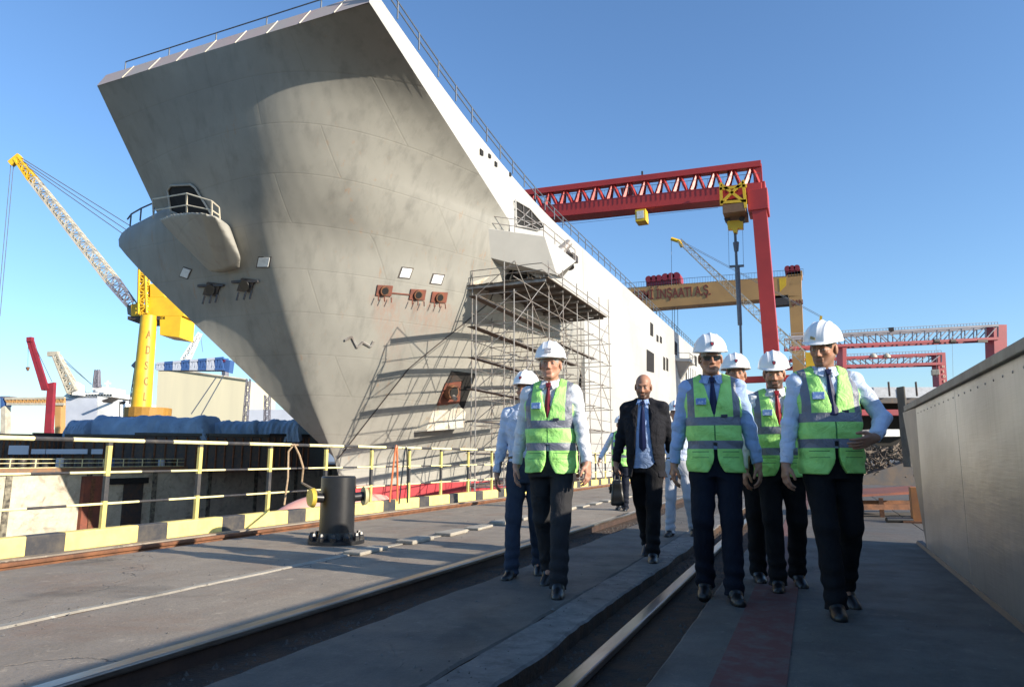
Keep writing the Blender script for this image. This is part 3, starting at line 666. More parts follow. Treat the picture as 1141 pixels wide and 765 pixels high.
mb.build('balcony_railing', M['boomwhite'], balc)
shelf = [Vector((XC - 13.9, 33.4, 17.3)), Vector((XC - 13.4, 33.3, 17.6)), Vector((XC - 12.4, 33.3, 17.9)), Vector((XC - 11.2, 33.4, 18.2))]
mb = MB(); 
for k in (.95,): mb.path([p + Vector((0, 0, k)) for p in shelf], .06, 5)
for p in shelf[1:]: mb.tube(p, p + Vector((0, 0, .95)), .06, n=5)
mb.build('shelf_railing', M['cable'], ship)

# ------------------------------------------------------------ scaffold beside the starboard bow
sc = thing('scaffolding', 'tall grey tube scaffolding with plank decks standing in the dock against the ship side', 'scaffolding')
rowsX = [(-22.4, 44.6), (-19.6, 39.6), (-16.9, 39.6)]; Y1 = 62.2; LV = [-9 + 2.05 * i for i in range(11)]; ZT = 13.7
jit = lambda a: random.uniform(-a, a)
for X, Y0 in rowsX:
    n = 7 if X > -17 else 5
    for i in range(n + 1):
        y = Y0 + (Y1 - Y0) * i / n; zt = 15.2 + jit(.7) if y > 44 else 11.6 + jit(.4)
        if X == -22.4 and y > 60: zt = 15
        MB().tube((X + jit(.04), y, -11.2), (X + jit(.04), y + jit(.08), zt), .042, n=6, cap=False).build('upright', M['tubesteel'], sc, smooth=True)
for k, z in enumerate(LV):
    mb = MB()
    for X, Y0 in rowsX:
        for dz in ((0, .95) if X > -17 else (0,)): mb.tube((X, Y0 - .2, z + dz + jit(.04)), (X, Y1 + .2, z + dz + jit(.04)), .034, n=5, cap=False)
    for i in range(9):
        y = 39.6 + (Y1 - 39.6) * i / 8
        if y > 44: mb.tube((-22.6, y, z), (-16.7, y, z), .034, n=5, cap=False)
        else: mb.tube((-19.8, y, z), (-16.7, y, z), .034, n=5, cap=False)
    mb.build('ledger', M['tubesteel'], sc)
    mb = MB()
    for i in range(0, 8):
        y = 39.6 + (Y1 - 39.6) * i / 8; y2 = y + (Y1 - 39.6) / 8
        for X in (-16.86,):
            if random.random() < .62:
                a, b = ((y, z), (y2, z + 2.0)) if (i + k) % 2 else ((y, z + 2.0), (y2, z))
                mb.tube((X, a[0], a[1]), (X, b[0], b[1]), .030, n=5, cap=False)
        if i % 4 == 0: mb.tube((-19.6, y, z), (-16.9, y, z + 2), .03, n=5, cap=False)
    mb.build('brace', M['tubesteel'], sc)
    if z < 12.5:
        xs = (-20.35, -19.7) if k % 2 else (-20.3, -19.6)
        o = MB().box((xs[0], 39.8, z + .03), (xs[1], Y1 - jit(1) - (8 if k % 3 == 1 else 1), z + .09)).build('walkway', M['plank'], sc)
        if k in (3, 6, 9): MB().box((-17.3, 48.0, z + .03), (-16.9, 56 + (k % 4) * 2, z + .09)).build('walkway', M['plank'], sc)
z = 13.55
mb = MB(); x = -23.2
while x < -16.6: mb.box((x, 44.4 + jit(.12), z), (x + .27, 59.5 + jit(.3), z + .07)); x += .285
mb.build('top_deck', M['plank'], sc)
mb = MB()
for i in range(9): mb.bar((-23.4, 44.6 + i * 1.85, z - .12), (-16.6, 44.6 + i * 1.85, z - .12), .10, .2)
mb.build('deck_joist', M['tubesteel'], sc)
mb = MB()
for dz in (.6, 1.1): mb.tube((-16.8, 44.4, z + dz), (-16.8, Y1, z + dz - .1), .034, n=5); mb.tube((-16.8, 44.4, z + dz), (-23.2, 44.4, z + dz), .034, n=5)
mb.build('guard_rail', M['tubesteel'], sc)
# ------------------------------------------------------------ cranes and the yard
def text_on(name, s, size, loc, xdir, zdir, m, parent, ext=.05, sx=1.0):
    cu = bpy.data.curves.new(name, 'FONT'); cu.body = s; cu.size = size; cu.extrude = ext; cu.align_x = 'LEFT'; cu.offset = size * .012
    o = bpy.data.objects.new('tmp', cu); COL.objects.link(o)
    dg = bpy.context.evaluated_depsgraph_get(); me = bpy.data.meshes.new_from_object(o.evaluated_get(dg)); bpy.data.objects.remove(o)
    me.name = name; me.materials.clear(); me.materials.append(m)
    x = Vector(xdir).normalized(); z = Vector(zdir).normalized(); n_ = x.cross(z); mt = Matrix((x, z, n_)).transposed().to_4x4(); mt.translation = Vector(loc)
    me.transform(Matrix.Diagonal((sx, 1, 1, 1))); me.transform(mt)
    o = bpy.data.objects.new(name, me); COL.objects.link(o); o.parent = parent; return o
def P2(px, py, Y): return atY(px, py, Y)

# --- nearest red goliath crane over the ship
g = thing('gantry_crane', 'big red gantry crane with a zigzag truss girder spanning behind the ship', 'crane')
YC = 118.0
A0 = P2(598, 240, YC - 2); A1 = P2(849, 214.5, YC)      # lower box girder centreline
A0 = A0 + (A0 - A1) * .25
B0 = P2(594, 215, YC - 2); B1 = P2(848, 183.5, YC); B0 = B0 + (B0 - B1) * .25
MB().bar(A0, A1, 3.2, 2.5).build('lower_girder', M['redcrane'], g, bevel=.1)
MB().bar(B0, B1 , 1.5, 1.1).build('top_chord', M['redcrane'], g, bevel=.05)
nb = 17; off = Vector((0, 1.2, 0))
for i in range(nb):
    mb = MB(); t = i / nb; t2 = (i + 1) / nb; tm = (i + .5) / nb
    for s in (-1, 1):
        mb.bar(A0.lerp(A1, t + .006) + off * s + Vector((0, 0, 1.2)), B0.lerp(B1, tm), .55)
        mb.bar(A0.lerp(A1, t2 - .006) + off * s + Vector((0, 0, 1.2)), B0.lerp(B1, tm), .42)
    mb.build('truss_brace', M['redcrane'] if i < nb - 1 else M['redcrane'], g)
# walkway rail along the girder
mb = MB(); mb.tube(A0 + Vector((0, -2.2, 2.6)), A1 + Vector((0, -2.2, 2.6)), .05, n=5)
for i in range(60): p = A0.lerp(A1, i / 59) + Vector((0, -2.2, 1.4)); mb.bar(p, p + Vector((0, 0, 1.2)), .05)
mb.build('girder_railing', M['cable'], g)
mb = MB(); e = B1 + Vector((-.6, 0, 0)); mb.bar(e, Vector((e.x, e.y, A1.z)), 1.0, 1.4); mb.build('end_post', M['redcrane'], g)
LT = P2(845, 224, YC); LBm = P2(870, 512, YC)
mb = MB(); rows = []
for t in (0, .5, 1):
    c = Vector((LT.x + .1, LT.y, LT.z)).lerp(LBm, t); w = 1.1 + .05 * t; rows.append([c + Vector(q) for q in ((-w, -2.2, 0), (w, -2.2, 0), (w, 2.2, 0), (-w, 2.2, 0), (-w, -2.2, 0))])
mb.grid(rows); mb.build('leg', M['redcrane'], g)
MB().bar((LT.x, LT.y - 2.4, LT.z - .5), (LT.x, LT.y + 2.4, LT.z - .5), 3.2, 3.6).build('leg_head', M['redcrane'], g, bevel=.1)
MB().bar((LT.x, LT.y, LT.z), (LT.x, LT.y, A1.z + 1.5), 2.6, 2.6).build('leg_head', M['redcrane'], g, bevel=.1)
q = LT.lerp(LBm, .7); MB().box((q.x - 6, q.y - 1, q.z - .5), (q.x + 3, q.y + 1, q.z + .4)).build('sill_platform', M['redcrane'], g)
lx = A0.lerp(A1, .02); MB().bar((lx.x, lx.y, lx.z), (lx.x - 2, lx.y, -11), 2.2, 4.2).build('leg', M['redcrane'], g)
MB().box((LBm.x - 1.5, LBm.y - 9, 0), (LBm.x + 1.5, LBm.y + 9, 2.2)).build('bogie_beam', M['redcrane'], g)
# trolley in yellow frame with hook block and lifting chain
tr = MB(); c = P2(817, 213, YC - 3.0)
def fb(mb, a, b, w=.45): mb.bar(P2(*a, YC - 3), P2(*b, YC - 3), w)
for a, b in (((803, 204), (804, 229)), ((828, 201), (831, 232)), ((803, 226), (832, 224)), ((804, 206), (829, 225)), ((828, 203), (804, 226)), ((802, 211), (832, 207))): fb(tr, a, b)
tr2 = MB()
for a, b in (((803, 204), (804, 229)), ((828, 201), (831, 232))): tr2.bar(P2(*a, YC + 3), P2(*b, YC + 3), .45)
hd = thing('crane_trolley', 'yellow framed trolley hanging on the red gantry girder with a hook block below', 'trolley')
tr.build('trolley_frame', M['yellow'], hd)
tr2.bar(P2(804, 228, YC + 3), P2(831, 231, YC + 3), .45); tr2.build('trolley_frame', M['yellow'], hd)
a = P2(805, 229, YC - 3); b = P2(831, 235, YC - 3); MB().box((a.x, YC - 3.2, b.z), (b.x, YC + 3.2, a.z)).build('winch_house', simple('brown_winch', (.22, .12, .06), .6), hd, bevel=.05)
for px in (810, 813.5, 824, 827): MB().tube(P2(px, 233, YC), P2(px, 246, YC), .07, n=6).build('hoist_cable', M['cable'], hd)
mb = MB(); mb.poly([P2(x, y, YC - .6) for x, y in ((810, 246), (828, 245), (828, 254), (822, 254), (821, 259), (817, 259), (816, 255), (811, 255))], (0, 1.2, 0)); mb.build('hook_block', M['yellow'], hd, bevel=.05)
for px in (810.5, 827): p = P2(px, 245, YC); MB().tube(p + Vector((0, -.7, 0)), p + Vector((0, .7, 0)), .45, n=16).build('sheave', M['darksteel'], hd, smooth=True)
mb = MB(); mb.tube(P2(819, 257, YC), P2(821, 300, YC), .22, n=8); mb.bar(P2(813, 297, YC), P2(829, 296, YC), .35); mb.build('lifting_beam', M['cable'], hd)
mb = MB(); mb.tube(P2(820, 270, YC), P2(820.5, 280, YC), .5, .35, n=8); mb.tube(P2(821.5, 298, YC), P2(824.5, 362, YC), .40, .36, n=8); mb.tube(P2(825, 362, YC), P2(826, 400, YC), .2, n=8); mb.build('lifting_chain', M['cable'], hd)
for px in (812.5, 828.5): MB().tube(P2(px - 1, 256, YC), P2(px, 297, YC), .03, n=5).build('hoist_cable', M['cable'], hd)
# cab and machine house of the red crane
cb_ = MB(); a = P2(709, 236, YC - 3); b = P2(721, 247.5, YC - 3); cb_.box((a.x, YC - 4, b.z), (b.x, YC - 1.5, a.z))
o = cb_.build('operator_cab', M['yellow'], g, bevel=.05); MB().box((a.x + .3, YC - 4.06, b.z + .5), (b.x - .3, YC - 4.0, a.z - .3)).build('cab_window', M['stdwhite'], o)
a = P2(691, 211, YC); b = P2(705, 223, YC); MB().poly([P2(691, 209, YC - 1), P2(702, 208, YC - 1), P2(705, 213, YC - 1), P2(703, 222, YC - 1), P2(694, 222, YC - 1)], (0, 2, 0)).build('machine_house', M['redcrane'], g)
for px in (716, 812): p = P2(px, 205, YC); MB().bar(p, p + Vector((0, 0, 2.4)), .3).build('light_post', M['darksteel'], g)
mb = MB()
for k in range(3): mb.tube(P2(622, 246 + k * 2.5, YC), P2(800, 227 + k * 2.2, YC), .03, n=4)
mb.build('festoon_cable', M['cable'], g)

# --- tan goliath crane with lettering
g = thing('gantry_crane', 'tan box girder gantry crane lettered GEMI INSAATI A.S. behind the red crane', 'crane')
YT = 200.0
def q4(pts, dy, name, m, par=g): return MB().poly([P2(x, y, YT) for x, y in pts], (0, dy, 0)).build(name, m, par, bevel=.05)
q4([(640, 325), (893, 306), (893, 330), (640, 350)], 5, 'box_girder', M['tan'])
q4([(877.5, 307), (892.5, 305), (901, 512), (889, 512)], 4.5, 'leg', M['tan'])
q4([(868, 310), (876, 309), (876, 318), (869, 325)], .02, 'paint_patch', M['yellow']).location.y -= .06
q4([(876.5, 304), (894, 301), (894, 307), (877, 309)], 5.5, 'girder_cap', M['tan'])
MB().bar(P2(640, 330, YT + 4), Vector((P2(640, 330, YT).x, YT + 4, -11)), 3, 5).build('leg', M['tan'], g)
a = P2(704.5, 334.6, YT - .06); b = P2(792, 328, YT - .06); d_ = (b - a)
tx = text_on('lettering', 'GEMİ İNŞAATI A.Ş.', 4.0, a, d_, (0, 0, 1), M['tanred'], g)
w_ = max((v.co - a).dot(d_.normalized()) for v in tx.data.vertices)
for v_ in tx.data.vertices:
    r_ = v_.co - a; along = r_.dot(d_.normalized()); v_.co = a + d_.normalized() * along * (d_.length / w_) + (r_ - d_.normalized() * along)
text_on('leg_lettering', 'DAN\n750', 1.9, P2(881, 341, YT - .06), (1, 0, 0), (0, 0, 1), M['tanred'], g) if False else None
for i, (px, py, s) in enumerate(((731, 313, 1.0), (750, 311, 1.1), (883.5, 301, .8))):
    mb = MB(); c = P2(px, py + 4, YT + 2.5)
    mb.box((c.x - 2.4 * s, YT, c.z - .8), (c.x + 2.4 * s, YT + 5, c.z + 1.0 * s))
    for k in range(3): mb.tube((c.x - 1.6 * s + k * 1.5 * s, YT - .4, c.z + 1.2 * s), (c.x - 1.6 * s + k * 1.5 * s, YT + 5, c.z + 1.2 * s), 1.0 * s, n=12)
    mb.build('winch', M['redcrane2'], g)
mb = MB(); mb.bar(P2(690, 316, YT), P2(895, 299.5, YT), .1)
for i in range(70): p = P2(690, 316, YT).lerp(P2(895, 299.5, YT), i / 69); mb.bar(p, p - Vector((0, 0, 1.8)), .06)
mb.build('girder_railing', M['cable'], g)
for px in (731, 735, 749, 751.5, 755): MB().tube(P2(px, 330, YT + 2), P2(px + 1, 470, YT + 2), .08, n=5).build('hoist_cable', M['cable'], g)
p = P2(872, 335, YT + 2); MB().box((p.x - 2, YT, p.z - 1.6), (p.x + 1.6, YT + 3, p.z + 1.2)).build('operator_cab', M['darksteel'], g, bevel=.05)
text_on('leg_lettering', 'ŞAN', 2.0, P2(881.5, 340, YT - .05), (1, 0, 0), (0, 0, 1), M['tanred'], g, sx=.75)
text_on('leg_lettering', '750', 1.4, P2(882, 350, YT - .05), (1, 0, 0), (0, 0, 1), M['tanred'], g, sx=.9) if False else None

# --- lattice jib crane crossing the tan girder
g = thing('jib_crane', 'crane with a long pale lattice jib crossing in front of the tan gantry', 'crane'); YJ = 160.0
mb = MB(); lattice(mb, P2(902, 404, YJ), P2(757, 268, YJ), 2.2, 1.0, 26, .14, .09, (0, 1, 0)); mb.build('jib', M['boomwhite'], g)
mb = MB(); mb.path([P2(748, 266, YJ), P2(757, 269, YJ), P2(760, 275, YJ)], .45, 6); mb.build('jib_head', M['yellow'], g)
MB().tube(P2(748, 268, YJ), P2(748.5, 318, YJ), .05, n=5).build('hoist_cable', M['cable'], g)
for k in (0, 1.5): MB().tube(P2(757, 267 + k, YJ), P2(915, 352 + k, YJ), .05, n=5).build('stay_cable', M['cable'], g)
a = P2(897, 394, YJ); b = P2(914, 411, YJ); MB().box((a.x, YJ - 2, b.z), (b.x, YJ + 2, a.z)).build('slewing_house', M['yellow'], g, bevel=.1)
a = P2(906, 411, YJ); MB().box((a.x - 1.3, YJ - 1.3, 0), (a.x + 1.3, YJ + 1.3, a.z)).build('tower', M['yellow'], g)
MB().bar(P2(908, 400, YJ), P2(915, 352, YJ), .5).build('a_frame', M['yellow'], g)

# --- two red truss gantries at the right
def truss_gantry(label, F, top, bot, legs, mtop, mleg, n=11, w=3.0, hl=None):
    g = thing('gantry_crane', label, 'crane'); s = F / 770.0
    t0, t1 = atF(*top[0], F), atF(*top[1], F); b0, b1 = atF(*bot[0], F), atF(*bot[1], F); dv = FW * w
    for o_ in (0, 1):
        MB().bar(t0 + dv * o_, t1 + dv * o_, 2.6 * s, 2.6 * s).build('top_chord', mtop[0], g); MB().bar(b0 + dv * o_, b1 + dv * o_, 3.0 * s, 3.0 * s).build('bottom_chord', mtop[1], g)
    mb = MB()
    for o_ in (0, 1):
        for i in range(n + 1):
            mb.bar(t0.lerp(t1, i / n) + dv * o_, b0.lerp(b1, i / n) + dv * o_, 1.1 * s)
            if i < n: mb.bar(b0.lerp(b1, i / n) + dv * o_, t0.lerp(t1, (i + 1) / n) + dv * o_, .9 * s) if i > n / 2 else mb.bar(t0.lerp(t1, i / n) + dv * o_, b0.lerp(b1, (i + 1) / n) + dv * o_, .9 * s)
    mb.build('truss_brace', M['greysteel'], g)
    mb = MB(); mb.bar(t0 + Vector((0, 0, 4 * s)), t1 + Vector((0, 0, 4 * s)), .5 * s)
    for i in range(4 * n): p = t0.lerp(t1, i / (4 * n - 1)); mb.bar(p, p + Vector((0, 0, 4 * s)), .4 * s)
    mb.build('girder_railing', M['greysteel'], g)
    for (x0, y0, x1, y1, wt, wb) in legs:
        a = atF(x0, y0, F); c = atF(x1, y1, F); ra = RT * (wt / 2 * s); rb = RT * (wb / 2 * s)
        MB().poly([a - ra, a + ra, c + rb, c - rb], FW * w).build('leg', mleg, g)
    return g, s
g, s = truss_gantry('wide red legged truss gantry, higher of the two cranes above the steel barrier', 150, ((880, 375.5), (1112, 362.5)), ((880, 387.5), (1112, 377)),
    [(1114.5, 361.5, 1118, 512, 15, 12), (941, 384, 943, 512, 4.5, 4.5)], (M['greysteel'], M['redcrane2']), M['redcrane2'], 17)
for px in (1043, 1061): p = atF(px, 380, 150); MB().tube(p - RT * .6, p + RT * .6, .5, n=10).build('hoist_block', M['darksteel'], g); MB().tube(p, atF(px + 1, 420, 150), .03, n=4).build('hoist_cable', M['cable'], g)
p = atF(1094, 380, 150); MB().bar(p - RT * 1.1, p + RT * 1.1, .7, .6).build('operator_cab', M['darksteel'], g)
p = atF(993, 367, 150); MB().box((p.x - .5, p.y - .5, p.z - .4), (p.x + .5, p.y + .5, p.z + .4)).build('machine_house', M['darksteel'], g)
g, s = truss_gantry('smaller red truss gantry with two pale domes on its girder, below the wider one', 190, ((880, 401), (1049, 394)), ((880, 409.5), (1049, 405)),
    [(1049, 392.5, 1056, 512, 9, 9), ], (M['redcrane2'], M['redcrane2']), M['redcrane2'], 12)
for px in (973, 988): p = atF(px, 397, 190); MB().lathe([(1.0, -.3), (1.0, .2), (.6, .7), (.05, .9)], p, 14).build('machine_dome', M['boomwhite'], g, smooth=True)
p = atF(1042, 415, 190); MB().box((p.x - .9, p.y - .9, p.z - .7), (p.x + .9, p.y + .9, p.z + .8)).build('operator_cab', M['boomwhite'], g, bevel=.1)
for i, ch in enumerate('HSDE'): text_on('leg_lettering', ch, .95, atF(1049.8 + i * .55, 409.5 + i * 5.4, 189.8), RT, (0, 0, 1), M['boomwhite'], g)

# --- right background: steel section, buildings, debris
def boxF(name, x0, y0, x1, y1, F, depth, m, parent=None, bevel=.02):
    a = atF(x0, y0, F); b = atF(x1, y1, F); lo = a.z if a.z < b.z else b.z; hi = max(a.z, b.z)
    p0 = a; p1 = a + RT * (b - a).dot(RT)
    return MB().poly([Vector((p0.x, p0.y, lo)), Vector((p1.x, p1.y, lo)), Vector((p1.x, p1.y, hi)), Vector((p0.x, p0.y, hi))], FW * depth).build(name, m, parent, bevel=bevel)
w = thing('workshop', 'low grey workshop hall with a dark open front and red beam behind the steel barrier', 'workshop')
boxF('roof', 955, 431, 1120, 443, 75, 20, simple('grey_roof_sheet', (.42, .44, .48), .5), w)
boxF('eave_beam', 955, 443.2, 1120, 449, 74.5, 1, M['darksteel'], w)
boxF('crane_beam', 955, 456, 1120, 462.5, 74, 1, M['redcrane2'], w); boxF('back_wall', 955, 449.2, 1120, 512, 80, 1, M['dark'], w)
boxF('white_cabinet', 970, 478, 1003, 486, 73, 2, M['stdwhite'], w)
for px in (991.5, 1022): boxF('roof_stack', px - 1.2, 429 - 4, px + 1.2, 441, 74, .3, M['darksteel'], w)
o = boxF('concrete_pillar', 1006, 430, 1017, 520, 16, .3, M['slab']); tag(o, 'square grey concrete pillar rising behind the end of the steel barrier', 'pillar')
# stack of scrap behind the barrier
sp_ = thing('scrap_heap', 'heap of tangled scrap metal and grey plate beside the far end of the barrier', 'scrap heap')
mb = MB(); c = atF(985, 520, 22)
for i in range(420):
    p = c + RT * random.uniform(-1.2, .9) + FW * random.uniform(-.5, .8); z = random.uniform(.35, 1.35); p = Vector((p.x, p.y, z)); d_ = Vector((jit(1), jit(1), jit(.6))).normalized() * random.uniform(.1, .4)
    mb.bar(p, p + d_, random.uniform(.015, .04), random.uniform(.015, .07))
mb.build('scrap_pieces', M['rustwash'] if False else simple('scrap', (.09, .065, .05), .8, .3, c2=(.17, .14, .11), scale=8), sp_)
a = Vector((c.x, c.y, 0)); MB().poly([a + RT * -1.3 + Vector((0, 0, .2)), a + RT * 1.2 + Vector((0, 0, .15)), a + RT * 1.2 + Vector((0, 0, .95)), a + RT * .5 + Vector((0, 0, .9)), a + RT * -1.3 + Vector((0, 0, .35))], FW * -.5).build('grey_plate', M['darksteel'], sp_)
tb = thing('steel_trestle', 'low orange brown steel trestle table on the sunlit ground beyond the walking men', 'trestle')
c = atF(985, 565, 12.5); zt = .42
for d0, d1 in ((-.9, 1.0),):
    MB().poly([Vector((c.x, c.y, zt - .1)) + RT * d0 - FW * .3, Vector((c.x, c.y, zt)) + RT * d1 - FW * .3, Vector((c.x, c.y, zt + .02)) + RT * d1 + FW * .9, Vector((c.x, c.y, zt - .08)) + RT * d0 + FW * .9], (0, 0, .04)).build('table_plate', M['rustyplate'], tb)
    for s_ in (-.3, .8): MB().bar(Vector((c.x, c.y, .17)) + RT * d0 + FW * s_, Vector((c.x, c.y, .17)) + RT * d1 + FW * s_, .09).build('rail_beam', M['rust'], tb)
    for a_ in (-.85, -.2, .95):
        for s_ in (-.3, .8): MB().bar(Vector((c.x, c.y, 0)) + RT * a_ + FW * s_, Vector((c.x, c.y, zt - .1)) + RT * a_ + FW * s_, .07).build('leg', M['rust'], tb)
tb = thing('steel_post', 'short orange painted steel post standing at the end of the barrier', 'post')
c = atF(1018, 580, 11.2); MB().box((c.x - .02, c.y - .08, 0), (c.x + .14, c.y + .1, .55)).build('column', simple('orange_brown_paint', (.42, .16, .04), .6, c2=(.25, .1, .04)), tb, bevel=.01); MB().box((c.x - .16, c.y - .16, 0), (c.x + .2, c.y + .2, .03)).build('base_plate', M['rust'], tb)
c = atZ(1013, 582); tag(MB().tube((c.x - .32, c.y - .1, .04), (c.x + .2, c.y + .1, .04), .045, n=10).build('pipe_offcut', M['black'], smooth=True), 'short black pipe lying on the ground by the end of the barrier', 'pipe')

# ------------------------------------------------------------ left background
# --- yellow jib crane
g = thing('jib_crane', 'tall yellow tower crane with a long white and yellow lattice jib left of the bow', 'crane'); F = 135.0
s = F / 770
def q5(pts, dep, name, m, par, f=None, bev=.05): return MB().poly([atF(x, y, f or F) for x, y in pts], FW * dep).build(name, m, par, bevel=bev)
a = atF(166, 352, F); b = atF(165, 458, F)
mb = MB(); mb.lathe([(2.0, b.z - a.z - 6), (1.85, b.z - a.z), (1.5, 0)], a, 16)
tower = mb.build('tower', M['yellow'], g, smooth=True)
MB().lathe([(2.0, 0)] * 0 + [(4.2, -1.2), (4.2, .6)], Vector((b.x, b.y, b.z)), 20).build('base_platform', simple('brown_platform', (.40, .20, .03), .6), g)
MB().lathe([(3.2, -20), (2.6, 0)], Vector((b.x, b.y, b.z - 6)), 16).build('portal', M['yellow'], g)
for i, ch in enumerate('ADSCL'):
    lt_ = text_on('tower_lettering', ch, 2.3, atF(162.3 - .7 * i, 376 + i * 17.5, F - 1.9), RT, (0, 0, 1), simple('brown_lettering', (.28, .14, .02), .6), g, ext=.02)
    for v_ in lt_.data.vertices:
        t_ = min(max((v_.co.z - b.z) / (a.z - b.z), 0), 1); rr = 1.85 - .35 * t_ + .05; q_ = Vector((v_.co.x - a.x, v_.co.y - a.y)); q_ = q_.normalized() * rr; v_.co.x = a.x + q_.x; v_.co.y = a.y + q_.y
q5([(142, 356), (184, 356), (184, 352), (142, 352)], 7, 'slewing_deck', M['darksteel'], g)
q5([(165, 331), (203, 331), (205, 352), (165, 352)], 6, 'machine_house', M['yellow'], g)
q5([(178, 352), (202, 352), (200, 376), (178, 373)], 6, 'counterweight', M['yellow'], g)
q5([(167, 316), (176, 316), (184, 331), (167, 331)], 5, 'winch_house', M['yellow'], g)
o = q5([(146, 339), (156, 337), (156, 352), (146, 352)], 3, 'operator_cab', M['yellow'], g); q5([(141, 341), (146, 339), (146, 352), (142, 350)], 3, 'cab_window', M['glass'], o)
mb = MB(); lattice(mb, atF(161, 350, F), atF(160, 300, F), 1.6, 1.2, 7, .35, .2, FW); mb.bar(atF(156, 352, F), atF(162, 304, F), .6); mb.build('a_frame', M['yellow'], g)
J0 = atF(147, 340, F); J1 = atF(19, 177, F); Jm = J1.lerp(J0, .15); Jn = J1.lerp(J0, .84)
mb = MB(); lattice(mb, Jn, J0, 2.0, 1.5, 6, .22, .13, FW); mb.build('jib_foot', M['greysteel'], g)
mb = MB(); lattice(mb, Jm, Jn, 1.5, 2.0, 24, .24, .14, FW); mb.build('jib', M['boomwhite'], g)
mb = MB(); lattice(mb, J1, Jm, .9, 1.5, 6, .26, .16, FW); mb.bar(atF(12, 183, F), atF(23, 174, F), 1.0, 1.2); mb.build('jib_head', M['yellow'], g)
for k in (0, 2.5, 5): MB().tube(atF(24, 176 + k, F), atF(162, 262 + k * 3.2, F), .09, n=5).build('stay_cable', M['cable'], g)
for k in (0, 3): MB().tube(atF(12 + k, 184, F), atF(-3 + k, 352, F), .07, n=5).build('hoist_cable', M['cable'], g)
mb = MB(); lattice(mb, atF(148, 450, F), atF(154, 410, F), .9, .9, 8, .12, .08, FW); mb.path([atF(154, 410, F), atF(154, 394, F)], .15); mb.bar(atF(150, 405, F), atF(158, 412, F), 1.2); mb.build('ladder_mast', M['greysteel'], g)

# --- cream hall
h = thing('shipyard_hall', 'large windowless cream coloured hall with sloping top edge behind the yellow crane', 'hall')
q5([(176, 409), (276, 424), (272, 530), (170, 530)], 30, 'wall', M['cream'], h, 250)
MB().tube(atF(176, 409, 249.7), atF(276, 423, 249.7), .45, n=6).build('roof_edge', M['boomwhite'], h)
for a, b in (((249, 418), (224, 462)), ((241, 420), (213, 461))): tag(MB().tube(atF(*a, 160), atF(*b, 160), .14, n=5).build('mooring_cable', M['cable']), 'dark cable slanting down in front of the cream hall, %s one' % ('right' if a[0] > 245 else 'left'), 'cable')
# --- blue and white striped jib lying above the hall
g = thing('jib_crane', 'horizontal blue and white banded lattice jib above the cream hall', 'crane')
for i in range(8):
    mb = MB(); x0, x1 = 176 + i * 9.5, 185 + i * 9.5; y0, y1 = 408.5 - .35 * i, 408.2 - .35 * i
    lattice(mb, atF(x0, y0, 200), atF(x1, y1, 200), 1.6 + .2 * i, 1.8 + .2 * i, 3, .7, .45, FW); mb.build('jib_section', M['blue'] if i % 2 else M['shipgrey'], g)
q5([(233, 399), (250, 400), (252, 404), (233, 404)], 3, 'machine_house', M['redcrane2'], g, 200); q5([(246, 402), (257, 401), (255, 415), (248, 413)], 3, 'jib_head', M['blue'], g, 200)
MB().bar(atF(251, 412, 286), atF(251, 520, 286), 2, 2).build('tower', M['greysteel'], g)
g = thing('jib_crane', 'small pale lattice jib crane pointing up right beside the bow', 'crane')
mb = MB(); lattice(mb, atF(206, 402, 230), atF(223, 371, 230), 2.0, .8, 8, .4, .3, FW); mb.build('jib', M['white'], g); MB().tube(atF(223, 371, 230), atF(226, 392, 230), .08, n=5).build('hoist_cable', M['cable'], g)
MB().bar(atF(204, 404, 290), atF(203, 520, 290), 2, 2).build('tower', M['white'], g)
g = thing('lattice_mast', 'thin grey lattice mast standing right of the cream hall', 'mast')
mb = MB(); lattice(mb, atF(271, 500, 150), atF(277, 422, 150), 1.0, .7, 14, .14, .1, FW); mb.build('mast', M['greysteel'], g)
mb = MB(); lattice(mb, atF(297, 500, 150), atF(298, 440, 150), 1.0, 1.0, 12, .16, .1, FW); tag(mb.build('lattice_mast', M['greysteel']), 'short grey lattice mast right beside the edge of the bow', 'mast')
o = boxF('low_building', 275, 456, 345, 500, 210, 8, M['shipgrey']); tag(o, 'low pale building seen between the cream hall and the bow', 'building')

# --- white ship
g = thing('moored_ship', 'white and pale grey moored ship with a mast and deckhouse at the left', 'ship'); F2 = 300.0
q5([(70, 443), (108, 443), (108, 500), (68, 500)], 40, 'hull', M['shipgrey'], g, F2)
q5([(108.3, 441), (125, 444), (128, 500), (108.3, 500)], 40, 'hull_side', M['white'], g, F2)
q5([(76, 437), (126, 437), (126, 442), (70, 442)], 30, 'upper_deck', M['white'], g, F2 + 2)
mb = MB()
for i in range(14): x = 78 + i * 3.4; mb.poly([atF(x, 439, F2 + 1.5), atF(x + 2, 439, F2 + 1.5), atF(x + 2, 441, F2 + 1.5), atF(x, 441, F2 + 1.5)], FW * .3)
mb.build('window', M['glass'], g)
q5([(103, 430), (119, 431), (119, 437), (103, 437)], 15, 'deckhouse', M['white'], g, F2 + 5)
mb = MB(); lattice(mb, atF(108, 431, F2), atF(108.5, 412, F2), 2.0, 1.2, 6, .6, .5, FW); mb.bar(atF(106, 416, F2), atF(111, 416, F2), 1.8); mb.build('mast', M['greysteel'], g)
mb = MB(); mb.path([atF(119, 436, F2), atF(120, 424, F2)], .5); mb.bar(atF(117, 427, F2), atF(123, 427, F2), .8); mb.build('mast', M['white'], g)
q5([(113, 446), (124, 442), (123, 444), (115, 448)], 6, 'bridge_wing', M['darksteel'], g, F2 - 7)
cr = thing('deck_crane', 'white lattice deck crane leaning left above the white ship', 'crane')
